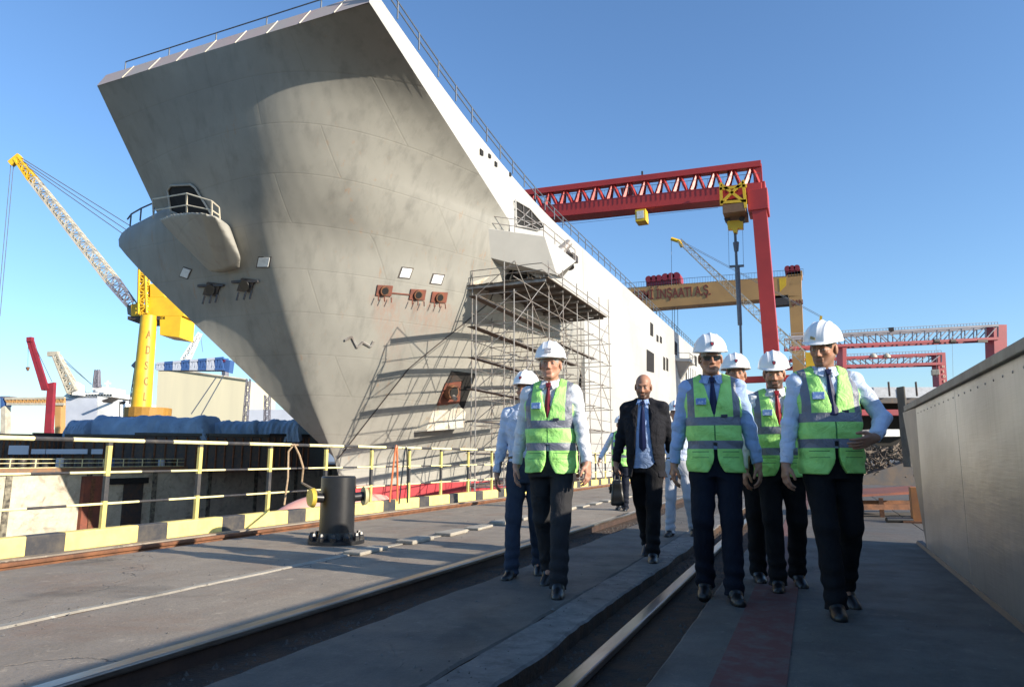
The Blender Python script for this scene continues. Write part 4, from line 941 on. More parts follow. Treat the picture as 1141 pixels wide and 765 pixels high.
mb = MB(); lattice(mb, atF(82, 436, F2 - 3), atF(63, 396, F2 - 3), 3.4, 2.0, 9, .7, .5, FW); mb.bar(atF(54, 394.5, F2 - 3), atF(65, 394, F2 - 3), 2.0); mb.build('jib', M['boomwhite'], cr)
q5([(80, 424), (87, 428), (88, 440), (80, 440)], 5, 'cab', M['white'], cr, F2 - 3)
for k in (0, 3): MB().tube(atF(65, 394 + k, F2), atF(102, 428, F2), .15, n=5).build('stay_cable', M['cable'], cr)
# --- red crane
g = thing('jib_crane', 'dark red slewing crane with a twin beam jib raised to the left', 'crane'); F3 = 240.0
q5([(52.5, 427), (60, 425.5), (57, 478), (49, 478)], 1.5, 'tower', M['redcrane2'], g, F3)
q5([(48, 500), (58, 500), (57.5, 478), (49, 478)], 1.5, 'base', M['redcrane2'], g, F3)
for dx in (-1.8, 2.2):
    MB().bar(atF(50.5 + dx, 434, F3), atF(33.5 + dx * .8, 379, F3), .9, 1.2).build('jib_beam', M['redcrane2'], g)
mb = MB()
for i in range(12): t = i / 11; mb.bar(atF(48.7, 434, F3).lerp(atF(32, 379, F3), t), atF(52.7, 434, F3).lerp(atF(35.2, 379, F3), t), .6)
mb.bar(atF(31, 378.5, F3), atF(36.5, 378, F3), 1.6); mb.build('jib_crossbars', M['redcrane2'], g)
MB().tube(atF(36, 379, F3), atF(58, 425, F3), .12, n=5).build('stay_cable', M['cable'], g)
MB().tube(atF(31.5, 379, F3), atF(31, 409, F3), .08, n=5).build('hoist_cable', M['cable'], g); MB().tube(atF(31, 409, F3), atF(31, 413, F3), .7, .3, n=8).build('hook', M['rust'], g)
# --- low tan truss gantry
g = thing('gantry_crane', 'low tan truss gantry with blue and yellow ends at the far left', 'crane')
t0, t1, b0, b1 = atF(6, 444, 270), atF(72, 443, 270), atF(8, 450, 270), atF(72, 450, 270)
for a, b in ((t0, t1), (b0, b1)): MB().bar(a, b, .9).build('chord', M['boomwhite'], g)
mb = MB()
for i in range(16): mb.bar(t0.lerp(t1, i / 16), b0.lerp(b1, (i + .5) / 16), .6); mb.bar(b0.lerp(b1, (i + .5) / 16), t0.lerp(t1, (i + 1) / 16), .6)
mb.build('truss_brace', M['tan'], g)
q5([(0, 442), (3, 442), (5, 452), (0, 455)], 4, 'operator_cab', M['blue'], g, 270); q5([(1, 452), (6, 452), (6, 500), (0, 500)], 3, 'leg', M['boomwhite'], g, 270); q5([(61, 444), (68, 444), (67, 500), (61, 500)], 3, 'leg', M['tan'], g, 270)
q5([(-2, 441), (11, 441), (11, 443.5), (-2, 443.5)], 4, 'walkway', M['greysteel'], g, 270)
# --- street lamp
g = thing('street_lamp', 'small black street lamp in front of the white ship', 'lamp')
MB().tube(atF(133.5, 475, 110), atF(133.5, 449, 110), .1, n=6).build('pole', M['black'], g); q5([(132.5, 447.5), (138.5, 446.5), (136, 450), (133, 450)], .6, 'lamp_head', M['black'], g, 110, 0)

# --- dark steel blocks on the far quay with tarpaulins
bl = [(-6, 36, 484, 520, 66), (36.5, 72, 483, 520, 67), (72.5, 150, 484.5, 520, 66), (150.5, 232, 483, 520, 66.5), (232.5, 300, 484, 520, 68), (300.5, 345, 484, 520, 70)]
lab = ['dark steel hull block with a pale window at the far left of the opposite quay', 'black low steel block between the two white banded ones on the far quay', 'dark steel block with a row of pale panels on the far quay',
       'long black steel block under the biggest blue tarpaulin', 'black steel block under the middle blue tarpaulin', 'black steel block nearest the bow on the far quay']
for (x0, x1, y0, y1, f), lb in zip(bl, lab):
    t = thing('hull_block', lb, 'steel block', group='dark steel blocks on the far quay')
    a = atF(x0, y0, f); b = atF(x1, y0, f + 2)
    body = MB().poly([Vector((a.x, a.y, -.2)), Vector((b.x, b.y, -.2)), Vector((b.x, b.y, a.z)), Vector((a.x, a.y, a.z))], FW * 6).build('block_body', M['darksteel'], t, bevel=.04)
    MB().bar(Vector((a.x, a.y, a.z - .02)), Vector((b.x, b.y, a.z - .02)), .35, .25).build('top_flange', M['black'], t)
    mb = MB(); n = 7
    for i in range(n + 1): p = Vector((a.x, a.y, 0)).lerp(Vector((b.x, b.y, 0)), i / n) - FW * .06; mb.box((p.x - .06, p.y - .08, 0), (p.x + .06, p.y + .05, a.z - .3))
    mb.build('stiffener', M['rust'], t)
def strip(x0, x1, y0, y1, f, label, m=M['shipgrey']): tag(boxF('white_panel', x0, y0, x1, y1, f, .08, m, bevel=0), label, 'panel', 'pale panels on the dark blocks')
strip(10, 31, 496, 506, 65.6, 'small pale panel at the far left end of the dark blocks')
strip(35, 50, 500, 505.5, 65.5, 'first of three pale panels in a row on the dark block'); strip(51.5, 97, 500, 505.5, 65.3, 'long middle panel of the pale row on the dark block'); strip(102, 114, 500, 505.5, 65.3, 'last short panel of the pale row on the dark block')
tarps = [(70, 96, 468, 486, 67.5, 'small rounded blue grey tarpaulin bundle at the left end of the covered blocks'), (92, 232, 463, 488, 68.5, 'longest blue grey tarpaulin covering the blocks below the yellow crane'),
         (222, 286, 468.5, 482, 70.5, 'blue grey tarpaulin between the longest one and the bow'), (282, 335, 467.5, 490, 71, 'blue grey tarpaulin partly hidden behind the bow')]
for k_, (x0, x1, y0, y1, f, lb) in enumerate(tarps):
    a = atF(x0, y1, f); b = atF(x1, y1, f); zt = atF((x0 + x1) / 2, y0, f).z; rows = []; n = 60; m_ = 18; W = 5.5
    for i in range(n + 1):
        t = i / n; base = Vector((a.x, a.y, 0)).lerp(Vector((b.x, b.y, 0)), t); row = []
        e = min(1, min(t, 1 - t) * (9 if k_ == 0 else 14)) ** .5
        for j in range(m_ + 1):
            u = j / m_; ang = math.pi * u; hh = (zt - a.z) * e
            fold = .16 * math.sin(i * .9 + 3 * math.sin(j * .8)) + .12 * math.sin(i * .37 + j) + random.uniform(-.05, .05)
            row.append(base + FW * (W / 2 * (1 - math.cos(ang)) + fold * .6 - .3) + Vector((0, 0, a.z + hh * min(1, math.sin(ang) * 1.35) ** .7 * (1 + .06 * math.sin(i * .23 + k_)) + fold * .5 * math.sin(ang) - .2 * (1 - math.sin(ang)))))
        rows.append(row)
    mb = MB(); mb.grid(rows); tag(mb.build('tarpaulin', M['tarp'], smooth=True), lb, 'tarpaulin', 'blue grey tarpaulins on the far quay')
# --- far quay railing and oil drums along it
fr = thing('quay_railing', 'pale yellow pipe railing along the top of the far dock wall', 'railing')
M['paleyel'] = simple('pale_yellow_pipe', (.72, .66, .38), .6)
for z in (.45, .8, 1.12): MB().tube((-56, -10, z - .2), (-56, 52, z - .2), .035, n=6).build('rail', M['paleyel'], fr)
for i in range(32): MB().tube((-56, -8 + i * 1.9, -.2), (-56, -8 + i * 1.9, .92), .045, n=6).build('post', M['paleyel'], fr)
drum = thing('steel_drum', 'x', 'drum', group='drums along the far quay railing')
MB().lathe([(.27, 0), (.29, .02), (.29, .3), (.3, .31), (.29, .33), (.29, .6), (.3, .61), (.29, .63), (.29, .92), (.28, .95)], n=14).build('drum_shell', M['darksteel'], drum, smooth=True)
drum['label'] = 'dark upright drum standing in the row behind the railing of the far quay'
dbl = drum; cnt = 0
for i in range(40):
    y = 21.5 + i * .98 + jit(.15); o = drum if i == 0 else copy_tree(drum)
    o.location = (-57.0 + jit(.2), y, -.25); sc_ = 1.0 + jit(.1); o.scale = (1, 1, sc_ * 1.25)
    if i % 5 == 2:
        bd = o.children[0]; bd.data = bd.data.copy(); bd.data.materials.clear(); bd.data.materials.append(M['blue'] if i % 10 == 2 else M['shipgrey']); o['label'] = ('blue' if i % 10 == 2 else 'pale grey') + ' upright drum in the dark row behind the far quay railing'
# rusty fender on the dock wall and doorway
f_ = thing('dock_fender', 'vertical rusty steel fender on the far dock wall', 'fender'); a = atX(103, 530, -55.8); MB().box((-56.02, a.y - .8, -11), (-55.6, a.y + .9, a.z)).build('fender_plate', M['rustyplate'], f_); MB().box((-55.6, a.y - .2, -11), (-55.5, a.y + .1, a.z - .2)).build('fender_rib', M['rust'], f_)
a = atX(151, 537, -55.8); f_ = thing('wall_recess', 'dark framed doorway recess in the shaded far dock wall', 'doorway'); MB().box((-56, a.y - 1.0, -9), (-55.85, a.y + .9, a.z)).build('recess_panel', M['darksteel'], f_); MB().box((-55.99, a.y - 3.2, a.z - .1), (-55.6, a.y + 1.2, a.z + .4)).build('lintel', M['dark'], f_)
# ------------------------------------------------------------ people: signed-distance bodies meshed with surface nets
f32 = np.float32
class Fld:
    def __init__(s, lo, hi, h):
        s.h = h; s.lo = np.array(lo, float); n = np.ceil((np.array(hi) - s.lo) / h).astype(int) + 1
        s.ax = [(s.lo[i] + h * np.arange(n[i])).astype(f32) for i in range(3)]; s.F = np.full(tuple(n), 1.0, f32)
    def sub(s, lo, hi, pad):
        sl = []
        for i in range(3):
            a = int(np.floor((lo[i] - pad - s.lo[i]) / s.h)); b = int(np.ceil((hi[i] + pad - s.lo[i]) / s.h)) + 1
            a = max(a, 0); b = min(b, len(s.ax[i]))
            if b <= a: return None, None
            sl.append(slice(a, b))
        P = (s.ax[0][sl[0]][:, None, None], s.ax[1][sl[1]][None, :, None], s.ax[2][sl[2]][None, None, :])
        return tuple(sl), P
    def add(s, prim, k=.01, grow=0.0):
        fn, lo, hi = prim; sl, P = s.sub(lo, hi, k + grow + 3 * s.h)
        if sl is None: return s
        d = (fn(P) - grow).astype(f32); d = np.broadcast_to(d, s.F[sl].shape); a = s.F[sl]
        h = np.clip(.5 + .5 * (a - d) / k, 0, 1); s.F[sl] = a * (1 - h) + d * h - k * h * (1 - h); return s
    def cut(s, prim, k=.004):
        fn, lo, hi = prim; sl, P = s.sub(lo, hi, k + 3 * s.h)
        if sl is None: return s
        d = -np.broadcast_to(fn(P).astype(f32), s.F[sl].shape); a = s.F[sl]
        h = np.clip(.5 - .5 * (a - d) / k, 0, 1); s.F[sl] = a * (1 - h) + d * h + k * h * (1 - h); return s
    def disp(s, fn):
        P = (s.ax[0][:, None, None], s.ax[1][None, :, None], s.ax[2][None, None, :]); s.F += fn(P).astype(f32); return s
    def mesh(s):
        F = s.F; I = F < 0; n = F.shape
        c = np.zeros((n[0]-1, n[1]-1, n[2]-1), np.uint8)
        for a in (0, 1):
            for b in (0, 1):
                for d in (0, 1): c += I[a:n[0]-1+a, b:n[1]-1+b, d:n[2]-1+d]
        ix = np.argwhere((c > 0) & (c < 8)); i, j, k = ix.T
        off = np.array([(a, b, d) for a in (0, 1) for b in (0, 1) for d in (0, 1)])
        V = np.stack([F[i+o[0], j+o[1], k+o[2]] for o in off], 1)
        acc = np.zeros((len(ix), 3)); cnt = np.zeros(len(ix))
        for p in range(8):
            for ax_ in range(3):
                if off[p][ax_] == 0:
                    q = int(np.where((off == off[p] + np.eye(3, dtype=int)[ax_]).all(1))[0][0]); va, vb = V[:, p], V[:, q]
                    m_ = (va < 0) != (vb < 0); t = np.where(m_, va / np.where(m_, va - vb, 1), 0)
                    acc += m_[:, None] * (off[p] + t[:, None] * np.eye(3)[ax_]); cnt += m_
        verts = s.lo + s.h * (ix + acc / cnt[:, None])
        vid = np.full(c.shape, -1, np.int32); vid[i, j, k] = np.arange(len(ix)); quads = []
        for ax_ in range(3):
            u, w = [(1, 2), (2, 0), (0, 1)][ax_]
            A = np.moveaxis(I, (ax_, u, w), (0, 1, 2)); W = np.moveaxis(vid, (ax_, u, w), (0, 1, 2))
            s0 = A[:-1, 1:-1, 1:-1]; s1 = A[1:, 1:-1, 1:-1]; e = np.argwhere(s0 != s1)
            if not len(e): continue
            a, b, d = e.T; q = np.stack([W[a, b, d], W[a, b+1, d], W[a, b+1, d+1], W[a, b, d+1]], 1)
            fl_ = ~s0[a, b, d]; q[fl_] = q[fl_][:, ::-1]; quads.append(q)
        q = np.concatenate(quads); q = q[(q >= 0).all(1)]; return verts, q
def to_obj(name, fld, m, parent, colfn=None, post=None):
    v, q = fld.mesh() if isinstance(fld, Fld) else fld
    if post is not None: v = post(v)
    me = bpy.data.meshes.new(name); me.vertices.add(len(v)); me.vertices.foreach_set('co', v.astype(f32).ravel())
    me.loops.add(q.size); me.loops.foreach_set('vertex_index', q.astype(np.int32).ravel()); me.polygons.add(len(q))
    me.polygons.foreach_set('loop_start', np.arange(0, q.size, 4, dtype=np.int32)); me.polygons.foreach_set('loop_total', np.full(len(q), 4, np.int32))
    me.polygons.foreach_set('use_smooth', np.ones(len(q), bool)); me.update(calc_edges=True); me.materials.append(m)
    if colfn is not None:
        ca = me.color_attributes.new('tone', 'FLOAT_COLOR', 'POINT'); c = colfn(v); c = np.concatenate([c, np.ones((len(c), 1))], 1); ca.data.foreach_set('color', c.astype(f32).ravel())
    o = bpy.data.objects.new(name, me); COL.objects.link(o); o.parent = parent; return o
A_ = lambda *a: np.array(a, float)
def cap(a, b, ra, rb=None, sc=None):
    a = np.array(a, float); b = np.array(b, float); rb = ra if rb is None else rb; r = max(ra, rb)
    def fn(P):
        x, y, z = P[0] - f32(a[0]), P[1] - f32(a[1]), P[2] - f32(a[2]); d = b - a; L2 = max(float(d @ d), 1e-9)
        t = np.clip((x * f32(d[0]) + y * f32(d[1]) + z * f32(d[2])) / f32(L2), 0, 1)
        return np.sqrt((x - t * f32(d[0]))**2 + (y - t * f32(d[1]))**2 + (z - t * f32(d[2]))**2) - (ra + (rb - ra) * t)
    return fn, np.minimum(a, b) - r, np.maximum(a, b) + r
def ell(c, r, Rm=None):
    c = np.array(c, float); r = np.array(r, float); Rm = np.eye(3) if Rm is None else Rm
    def fn(P):
        d = (P[0] - f32(c[0]), P[1] - f32(c[1]), P[2] - f32(c[2]))
        l = [sum(f32(Rm[i][k]) * d[i] for i in range(3)) for k in range(3)]
        k0 = np.sqrt(sum((l[k] / f32(r[k]))**2 for k in range(3))); k1 = np.sqrt(sum((l[k] / f32(r[k]**2))**2 for k in range(3)))
        return k0 * (k0 - 1) / np.maximum(k1, 1e-4)
    m_ = max(r); return fn, c - m_, c + m_
def loft(sec, p=2.4):
    z_ = [s[0] for s in sec]
    def fn(P):
        cy, rx, ry = (np.interp(P[2], z_, [s[k] for s in sec]).astype(f32) for k in (1, 2, 3))
        q = (np.abs(P[0] / rx)**p + np.abs((P[1] - cy) / ry)**p)**(1 / p); d = (q - 1) * np.minimum(rx, ry)
        return np.maximum(np.maximum(d, P[2] - z_[-1]), z_[0] - P[2])
    mx = max(s[2] for s in sec); my = max(abs(s[1]) + s[3] for s in sec); return fn, A_(-mx, -my, z_[0]), A_(mx, my, z_[-1])
def half(fn, lo=(-2, -2, -1), hi=(2, 2, 3)): return fn, np.array(lo, float), np.array(hi, float)
def rotm(yaw, pitch, roll=0):
    return np.array(Matrix.Rotation(yaw, 3, 'Z') @ Matrix.Rotation(pitch, 3, 'X') @ Matrix.Rotation(roll, 3, 'Y'))
def ik(a, c, l1, l2, bend):
    a = np.array(a, float); c = np.array(c, float); d = c - a; D = min(np.linalg.norm(d), (l1 + l2) * .999); u = d / np.linalg.norm(d); c = a + u * D
    x = (l1*l1 - l2*l2 + D*D) / (2*D); h = math.sqrt(max(l1*l1 - x*x, 0)); b = np.array(bend, float); b -= u * (b @ u); b /= np.linalg.norm(b); return a + u * x + b * h, c

def tone_mat(name, rough=.5, sss=0.0):
    m, nt, bs = nm(name); a = N(nt, 'ShaderNodeAttribute', attribute_name='tone'); v = coords(nt); f = noise(nt, v, 30, 5)
    L(nt, mixc(nt, ramp(nt, f, [(.35, 0.0), (.7, .22)]), a.outputs['Color'], (.38, .16, .10)), bs.inputs['Base Color']); bs.inputs['Roughness'].default_value = rough
    bs.inputs['Specular IOR Level'].default_value = .35; bump(nt, bs, noise(nt, v, 160, 3), .15, .001); return m
M['skin'] = tone_mat('skin', .48)
def cloth(name, c, rough=.85, var=.18, wr=1.0, scale=9, vs=(1, 1, 1)):
    m, nt, bs = nm(name); v = coords(nt, vs); f = noise(nt, v, 2.5, 4); g_ = noise(nt, v, scale, 5, .55, 1.2); w = noise(nt, v, 420, 2)
    L(nt, mixc(nt, ramp(nt, f, [(.35, 0.0), (.7, 1.0)]), c, tuple(x * (1 - var) for x in c)), bs.inputs['Base Color']); bs.inputs['Roughness'].default_value = rough
    bs.inputs['Specular IOR Level'].default_value = .2
    bump(nt, bs, math_(nt, 'ADD', math_(nt, 'MULTIPLY', g_, 1.0), math_(nt, 'MULTIPLY', w, .03)), wr, .03); return m
M['shirt_white'] = cloth('white_shirt_cloth', (.74, .75, .78)); M['shirt_blue'] = cloth('light_blue_shirt_cloth', (.36, .48, .74)); M['shirt_pale'] = cloth('pale_blue_shirt_cloth', (.60, .68, .84))
M['trouser_black'] = cloth('black_trouser_cloth', (.010, .010, .012), scale=6, vs=(1, 1, .5)); M['trouser_navy'] = cloth('navy_trouser_cloth', (.009, .012, .022), scale=6, vs=(1, 1, .5)); M['trouser_grey'] = cloth('charcoal_trouser_cloth', (.03, .03, .033), scale=6, vs=(1, 1, .5))
M['jeans'] = cloth('blue_denim', (.035, .048, .078), scale=6, vs=(1, 1, .5)); M['trouser_pale'] = cloth('pale_grey_trouser_cloth', (.46, .47, .50), scale=6, vs=(1, 1, .5))
M['suit'] = cloth('black_suit_cloth', (.014, .014, .018)); M['tie_red'] = cloth('red_tie_silk', (.32, .02, .03), .45, wr=.1); M['tie_wine'] = cloth('wine_tie_silk', (.17, .02, .03), .45, wr=.1)
M['tie_navy'] = cloth('navy_tie_silk', (.015, .02, .07), .45, wr=.1); M['leather'] = simple('black_shoe_leather', (.012, .011, .011), .35, bmp=.05, scale=20)
M['helmet'] = simple('white_helmet_plastic', (.80, .80, .80), .28, var=.06, scale=6, bmp=.0); M['hair_dark'] = simple('dark_hair', (.02, .015, .012), .7, scale=60, bmp=.6, bdist=.004); M['hair_grey'] = simple('grey_hair', (.32, .30, .28), .7, scale=60, bmp=.6, bdist=.004)
M['badge_red'] = simple('badge_red', (.35, .03, .04), .5); M['badge_dark'] = simple('badge_dark', (.04, .04, .07), .5); M['badge_grey'] = simple('badge_grey', (.30, .30, .33), .5); M['badge_gold'] = simple('badge_gold', (.42, .30, .10), .5)
M['patch_blue'] = simple('blue_chest_patch', (.14, .26, .55), .6, c2=(.4, .5, .7), scale=45, lo=.5, hi=.52, bmp=0); M['lens'] = simple('sunglass_lens', (.01, .01, .012), .08, bmp=0)
# hi-vis vest: bands by height, shoulder straps and edge binding in the person's own coordinates
m, nt, bs = nm('fluorescent_vest'); x, y, z = xyz(nt); v = coords(nt)
ax = math_(nt, 'ABSOLUTE', x)
b1 = inrange(nt, z, 1.150, 1.208); b2 = inrange(nt, z, .990, 1.046); sh = math_(nt, 'MULTIPLY', inrange(nt, ax, .128, .176), math_(nt, 'GREATER_THAN', z, 1.205))
band = math_(nt, 'MAXIMUM', math_(nt, 'MAXIMUM', b1, b2), sh)
g_ = noise(nt, v, 8, 6, .6, 1.4); g0 = mixc(nt, ramp(nt, g_, [(.35, 0.0), (.7, 1.0)]), (.43, .84, .22), (.32, .70, .16))
zip_ = math_(nt, 'MULTIPLY', math_(nt, 'LESS_THAN', ax, .005), math_(nt, 'LESS_THAN', y, 0.0))
pk = math_(nt, 'MULTIPLY', inrange(nt, ax, .045, .155), inrange(nt, z, .968, .973)); pk2 = math_(nt, 'MULTIPLY', inrange(nt, ax, .045, .155), inrange(nt, z, .93, .934))
col = mixc(nt, math_(nt, 'MAXIMUM', zip_, math_(nt, 'MAXIMUM', pk, pk2)), g0, (.06, .22, .05)); col = mixc(nt, band, col, (.17, .18, .22))
L(nt, col, bs.inputs['Base Color']); bs.inputs['Roughness'].default_value = .55; L(nt, math_(nt, 'SUBTRACT', .62, math_(nt, 'MULTIPLY', band, .25)), bs.inputs['Roughness'])
bump(nt, bs, math_(nt, 'ADD', math_(nt, 'MULTIPLY', g_, 1.2), math_(nt, 'MULTIPLY', pk, -.3)), .7, .03); M['vest'] = m

SKIN = dict(light=(.43, .225, .15), tan=(.34, .175, .11), dark=(.26, .13, .085))
def make_person(label, loc, yaw, scale, feet, hands, head=(0, 0, 0), outfit='vest', shirt='shirt_white', trousers='trouser_black', tie=None, helmet='shield', skin='light', beard=0.0,
                hairc='hair_dark', bald=False, glasses=False, belly=0.0, lean=0.0, h=.0048, group=None, hc=None, bends=None):
    root = thing('person', label, 'person', loc, yaw, group, scale * 1.012)
    SH = {s: A_(s * .176, .005, 1.420) for s in (-1, 1)}; HIP = {s: A_(s * .088, 0, .93) for s in (-1, 1)}
    side = {'r': -1, 'l': 1}; arms = {}; legs = {}
    for k_, s in side.items():
        hx, hy, hz = hands[k_][:3]; bend = (s * .35, 1, -.15) if bends is None or k_ not in bends else bends[k_]
        el, wr = ik(SH[s], (hx, hy, hz), .285, .255, bend); arms[k_] = (SH[s], el, wr)
        fx, fy, fz, fp = feet[k_]; kn, an = ik(HIP[s], (fx, fy, fz + .08), .435, .425, (s * .08, -1, 0)); legs[k_] = (HIP[s], kn, an, fp)
    HC = A_(0, -.016 + lean, 1.632); HR = rotm(R(head[0]), R(-head[1] + 3), R(head[2])); hp_ = lambda p: HC + HR @ np.array(p, float)
    ex = [q for s_ in arms.values() for q in s_] + [q for s_ in legs.values() for q in s_[:3]]
    lo = np.min(ex, 0) - .22; hi = np.max(ex, 0) + .22; lo[2] = -.02; hi[2] = 1.86
    # ---- skin
    B = Fld(lo, hi, h)
    def hc_(a, b, ra, rb=None): return cap(hp_(a), hp_(b), ra, rb)
    def he(c, r): return ell(hp_(c), r, HR)
    B.add(he((0, .014, .035), (.074, .096, .086)), .01).add(he((0, -.022, -.03), (.061, .073, .082)), .02)
    for s in (-1, 1): B.add(hc_((s * .052, .012, -.045), (s * .024, -.062, -.088), .02, .017), .02)
    B.add(hc_((-.012, -.076, -.096), (.012, -.076, -.096), .018), .015).add(hc_((-.03, -.082, .022), (.03, -.082, .022), .013), .012)
    for s in (-1, 1):
        B.cut(ell(hp_((s * .031, -.106, .002)), (.017, .02, .011), HR), .012); B.add(he((s * .042, -.064, -.022), (.018, .016, .014)), .02)
        B.add(he((s * .031, -.0795, .001), (.0135, .0125, .011)), .003)
        B.add(he((s * .078, .014, -.008), (.009, .021, .033)), .008)
    B.add(hc_((0, -.09, .006), (0, -.113, -.030), .0075, .0115), .009)
    for s in (-1, 1): B.add(hc_((s * .011, -.098, -.036), (s * .010, -.1, -.034), .0085), .006)
    B.add(hc_((-.020, -.090, -.060), (.020, -.090, -.060), .0065), .005).add(hc_((-.016, -.089, -.071), (.016, -.089, -.071), .0075), .005)
    B.cut(hc_((-.017, -.101, -.0655), (.017, -.101, -.0655), .0035), .004)
    B.add(cap(hp_((0, .022, -.055)), (0, .02, 1.44), .054, .062), .02)
    B.add(loft([(.84, .0, .13, .09), (1.05, 0, .12, .085), (1.3, 0, .14, .09), (1.44, .005, .12, .07)]), .03)
    for k_, (a, b, c) in arms.items():
        B.add(cap(a, b, .042, .034), .02).add(cap(b, c, .036, .026), .01)
    for k_, (a, b, c, p) in legs.items():
        B.add(cap(a, b, .07, .05), .03).add(cap(b, c, .048, .035), .01).add(cap(c, c + A_(0, -.06, -.045), .028, .02), .01)
    # hands
    for k_, (a, b, c) in arms.items():
        s = side[k_]; hd = hands[k_]; dv = (c - b) / np.linalg.norm(c - b)
        dr = np.array(hd[3], float) if len(hd) > 3 and hd[3] is not None else dv + A_(0, -.12, -.15); dr /= np.linalg.norm(dr); curl = hd[4] if len(hd) > 4 else .55
        tn = A_(-s * .25, -1, 0) if len(hd) <= 5 else np.array(hd[5], float); tn = tn - dr * (tn @ dr); tn /= np.linalg.norm(tn)   # thumb side
        pn = np.cross(dr, tn) * (1 if s > 0 else -1); 
        if pn @ A_(-s, 0, 0) < 0 and len(hd) <= 5: pn = -pn                                                              # palm side
        B.add(cap(c - dr * .01, c + dr * .02, .026, .027), .012)
        for i, t in enumerate((.030, .010, -.010, -.029)):
            k0 = c + dr * .02 + tn * t * .6; k1 = c + dr * (.086 - abs(i - 1.2) * .004) + tn * t; B.add(cap(k0, k1, .0155, .0125), .014)
            ln = (.040, .045, .042, .033)[i]; p0 = k1; an_ = curl * .55
            for j in range(3):
                d = dr * math.cos(an_) + pn * math.sin(an_) + tn * (t * .9); d /= np.linalg.norm(d); p1 = p0 + d * ln * (1, .68, .52)[j]
                B.add(cap(p0, p1, .0098 - .0008 * j, .0090 - .0008 * j), .0035); p0 = p1; an_ += curl * .8
        q0 = c + dr * .03 + tn * .022; q1 = q0 + (dr * .62 + tn * .6 + pn * .35) * .04; q2 = q1 + (dr * .85 + tn * .22 + pn * .42) * .032; q3 = q2 + (dr * .9 + pn * .45) * .022
        B.add(cap(q0, q1, .0155, .013), .008).add(cap(q1, q2, .012, .0105), .004).add(cap(q2, q3, .0105, .009), .003)
    base = np.array(SKIN[skin]); hcol = {'hair_dark': (.03, .022, .018), 'hair_grey': (.30, .28, .26)}[hairc]
    def col(v):
        l = (v - HC) @ HR; c = np.tile(base, (len(v), 1)); X, Y, Z = l.T
        def mx(mask, cc, a): mask = np.clip(mask, 0, 1)[:, None] * a; return c * (1 - mask) + np.array(cc) * mask
        g = lambda d, r: np.clip(1.5 - d / r, 0, 1); fr = (Y < -.04)
        c = mx(g(np.sqrt((X)**2 / 1.0 + (Y + .11)**2 + (Z + .035)**2), .016), base * A_(1.1, .82, .78), .6)
        c = mx(g(np.sqrt((np.abs(X) - .045)**2 + (Z + .03)**2), .02) * fr, base * A_(1.1, .85, .8), .5)
        c = mx(g(np.sqrt((X / 2.9)**2 + (Z + .066)**2), .0068) * (Y < -.075), base * A_(.95, .6, .6), .6)
        c = mx(g(np.abs(Z + .0655), .0016) * (np.abs(X) < .023) * (Y < -.075), (.10, .03, .03), .45)
        if beard:
            m_ = (Z < -.035) & (Z > -.16) & (Y < .02) & ~((np.abs(X) < .021) & (np.abs(Z + .066) < .010)) & (np.abs(l[:, 0]) < .09)
            up = (Z < -.040 - .0 * X) | (np.abs(X) > .050); m2 = m_ & up & (l[:, 2] > -.135)
            soft = m2 * np.clip((-.028 - Z) / .02, 0, 1); c = mx(soft.astype(float), hcol, beard)
        c = mx(g(np.abs(Z - .0265 + 2.2 * (np.abs(X) - .032)**2 * 8), .0045) * ((np.abs(X) > .012) & (np.abs(X) < .052)) * (Y < -.06), hcol, .85)
        for s in (-1, 1):
            de = np.sqrt(((X - s * .031) / 1.7)**2 + ((Z - .001) / 1.0)**2); c = mx(g(de, .0075) * (Y < -.07), (.20, .10, .075), .7)
            c = mx(g(de, .0052) * (Y < -.07), (.60, .56, .52), .9); di = np.sqrt((X - s * .031)**2 + (Z - .001)**2); c = mx(g(di, .0046) * (Y < -.07), (.02, .014, .01), 1)
            c = mx(g(np.abs(Z - .0085), .0018) * (np.abs(X - s * .031) < .014) * (Y < -.07), (.06, .03, .025), .8)
        if bald:
            m_ = ((Z > -.02) & (Z < .055) & (Y > -.035)) ; c = mx(m_.astype(float), (.05, .04, .035), .35)
        return c
    to_obj('body', B, M['skin'], root, col)
    if not bald:
        Hf = Fld(HC - .16, HC + .16, .0045); Hf.add(he((0, .018, .034), (.080, .102, .090)), .005)
        Hf.cut(half(lambda P, o=HC, Rm=HR: -( (sum(f32(Rm[i][1]) * (P[i] - f32(o[i])) for i in range(3))) - np.maximum(-.028, -.028 + 0 * P[2]))), .004)
        Hf.cut(half(lambda P, o=HC, Rm=HR: (sum(f32(Rm[i][2]) * (P[i] - f32(o[i])) for i in range(3))) + .03), .01)
        to_obj('hair', Hf, M[hairc], root)
    # ---- torso clothing
    bl = belly
    TS = [(.84, .0, .165, .115), (.95, -.002 - bl * .2, .170, .125 + bl * .5), (1.06, -.004 - bl * .5, .160 + bl * .3, .120 + bl), (1.2, -.004 - bl * .4, .170 + bl * .2, .124 + bl * .8), (1.32, 0, .184, .124), (1.40, .006, .160, .104), (1.445, .010, .105, .084), (1.485, .014, .070, .066), (1.505, .014, .060, .058)]
    def torso(Fd, g=0.0, lo_=.84):
        Fd.add(loft([t for t in TS if t[0] >= lo_ - .001]), .02, g)
        for s in (-1, 1): Fd.add(cap((s * .05, .014, 1.466), (s * .168, .008, 1.420), .044, .054), .045, g)
    ph = random.uniform(0, 6)
    def wrk(amp, kz, kx=9):
        return lambda P: amp * (np.sin(P[2] * kz + 3 * np.sin(P[0] * kx + ph) + 2 * np.sin(P[1] * 11 + ph)) * .6 + .4 * np.sin(P[2] * kz * 2.1 + P[0] * 25 + ph * 2))
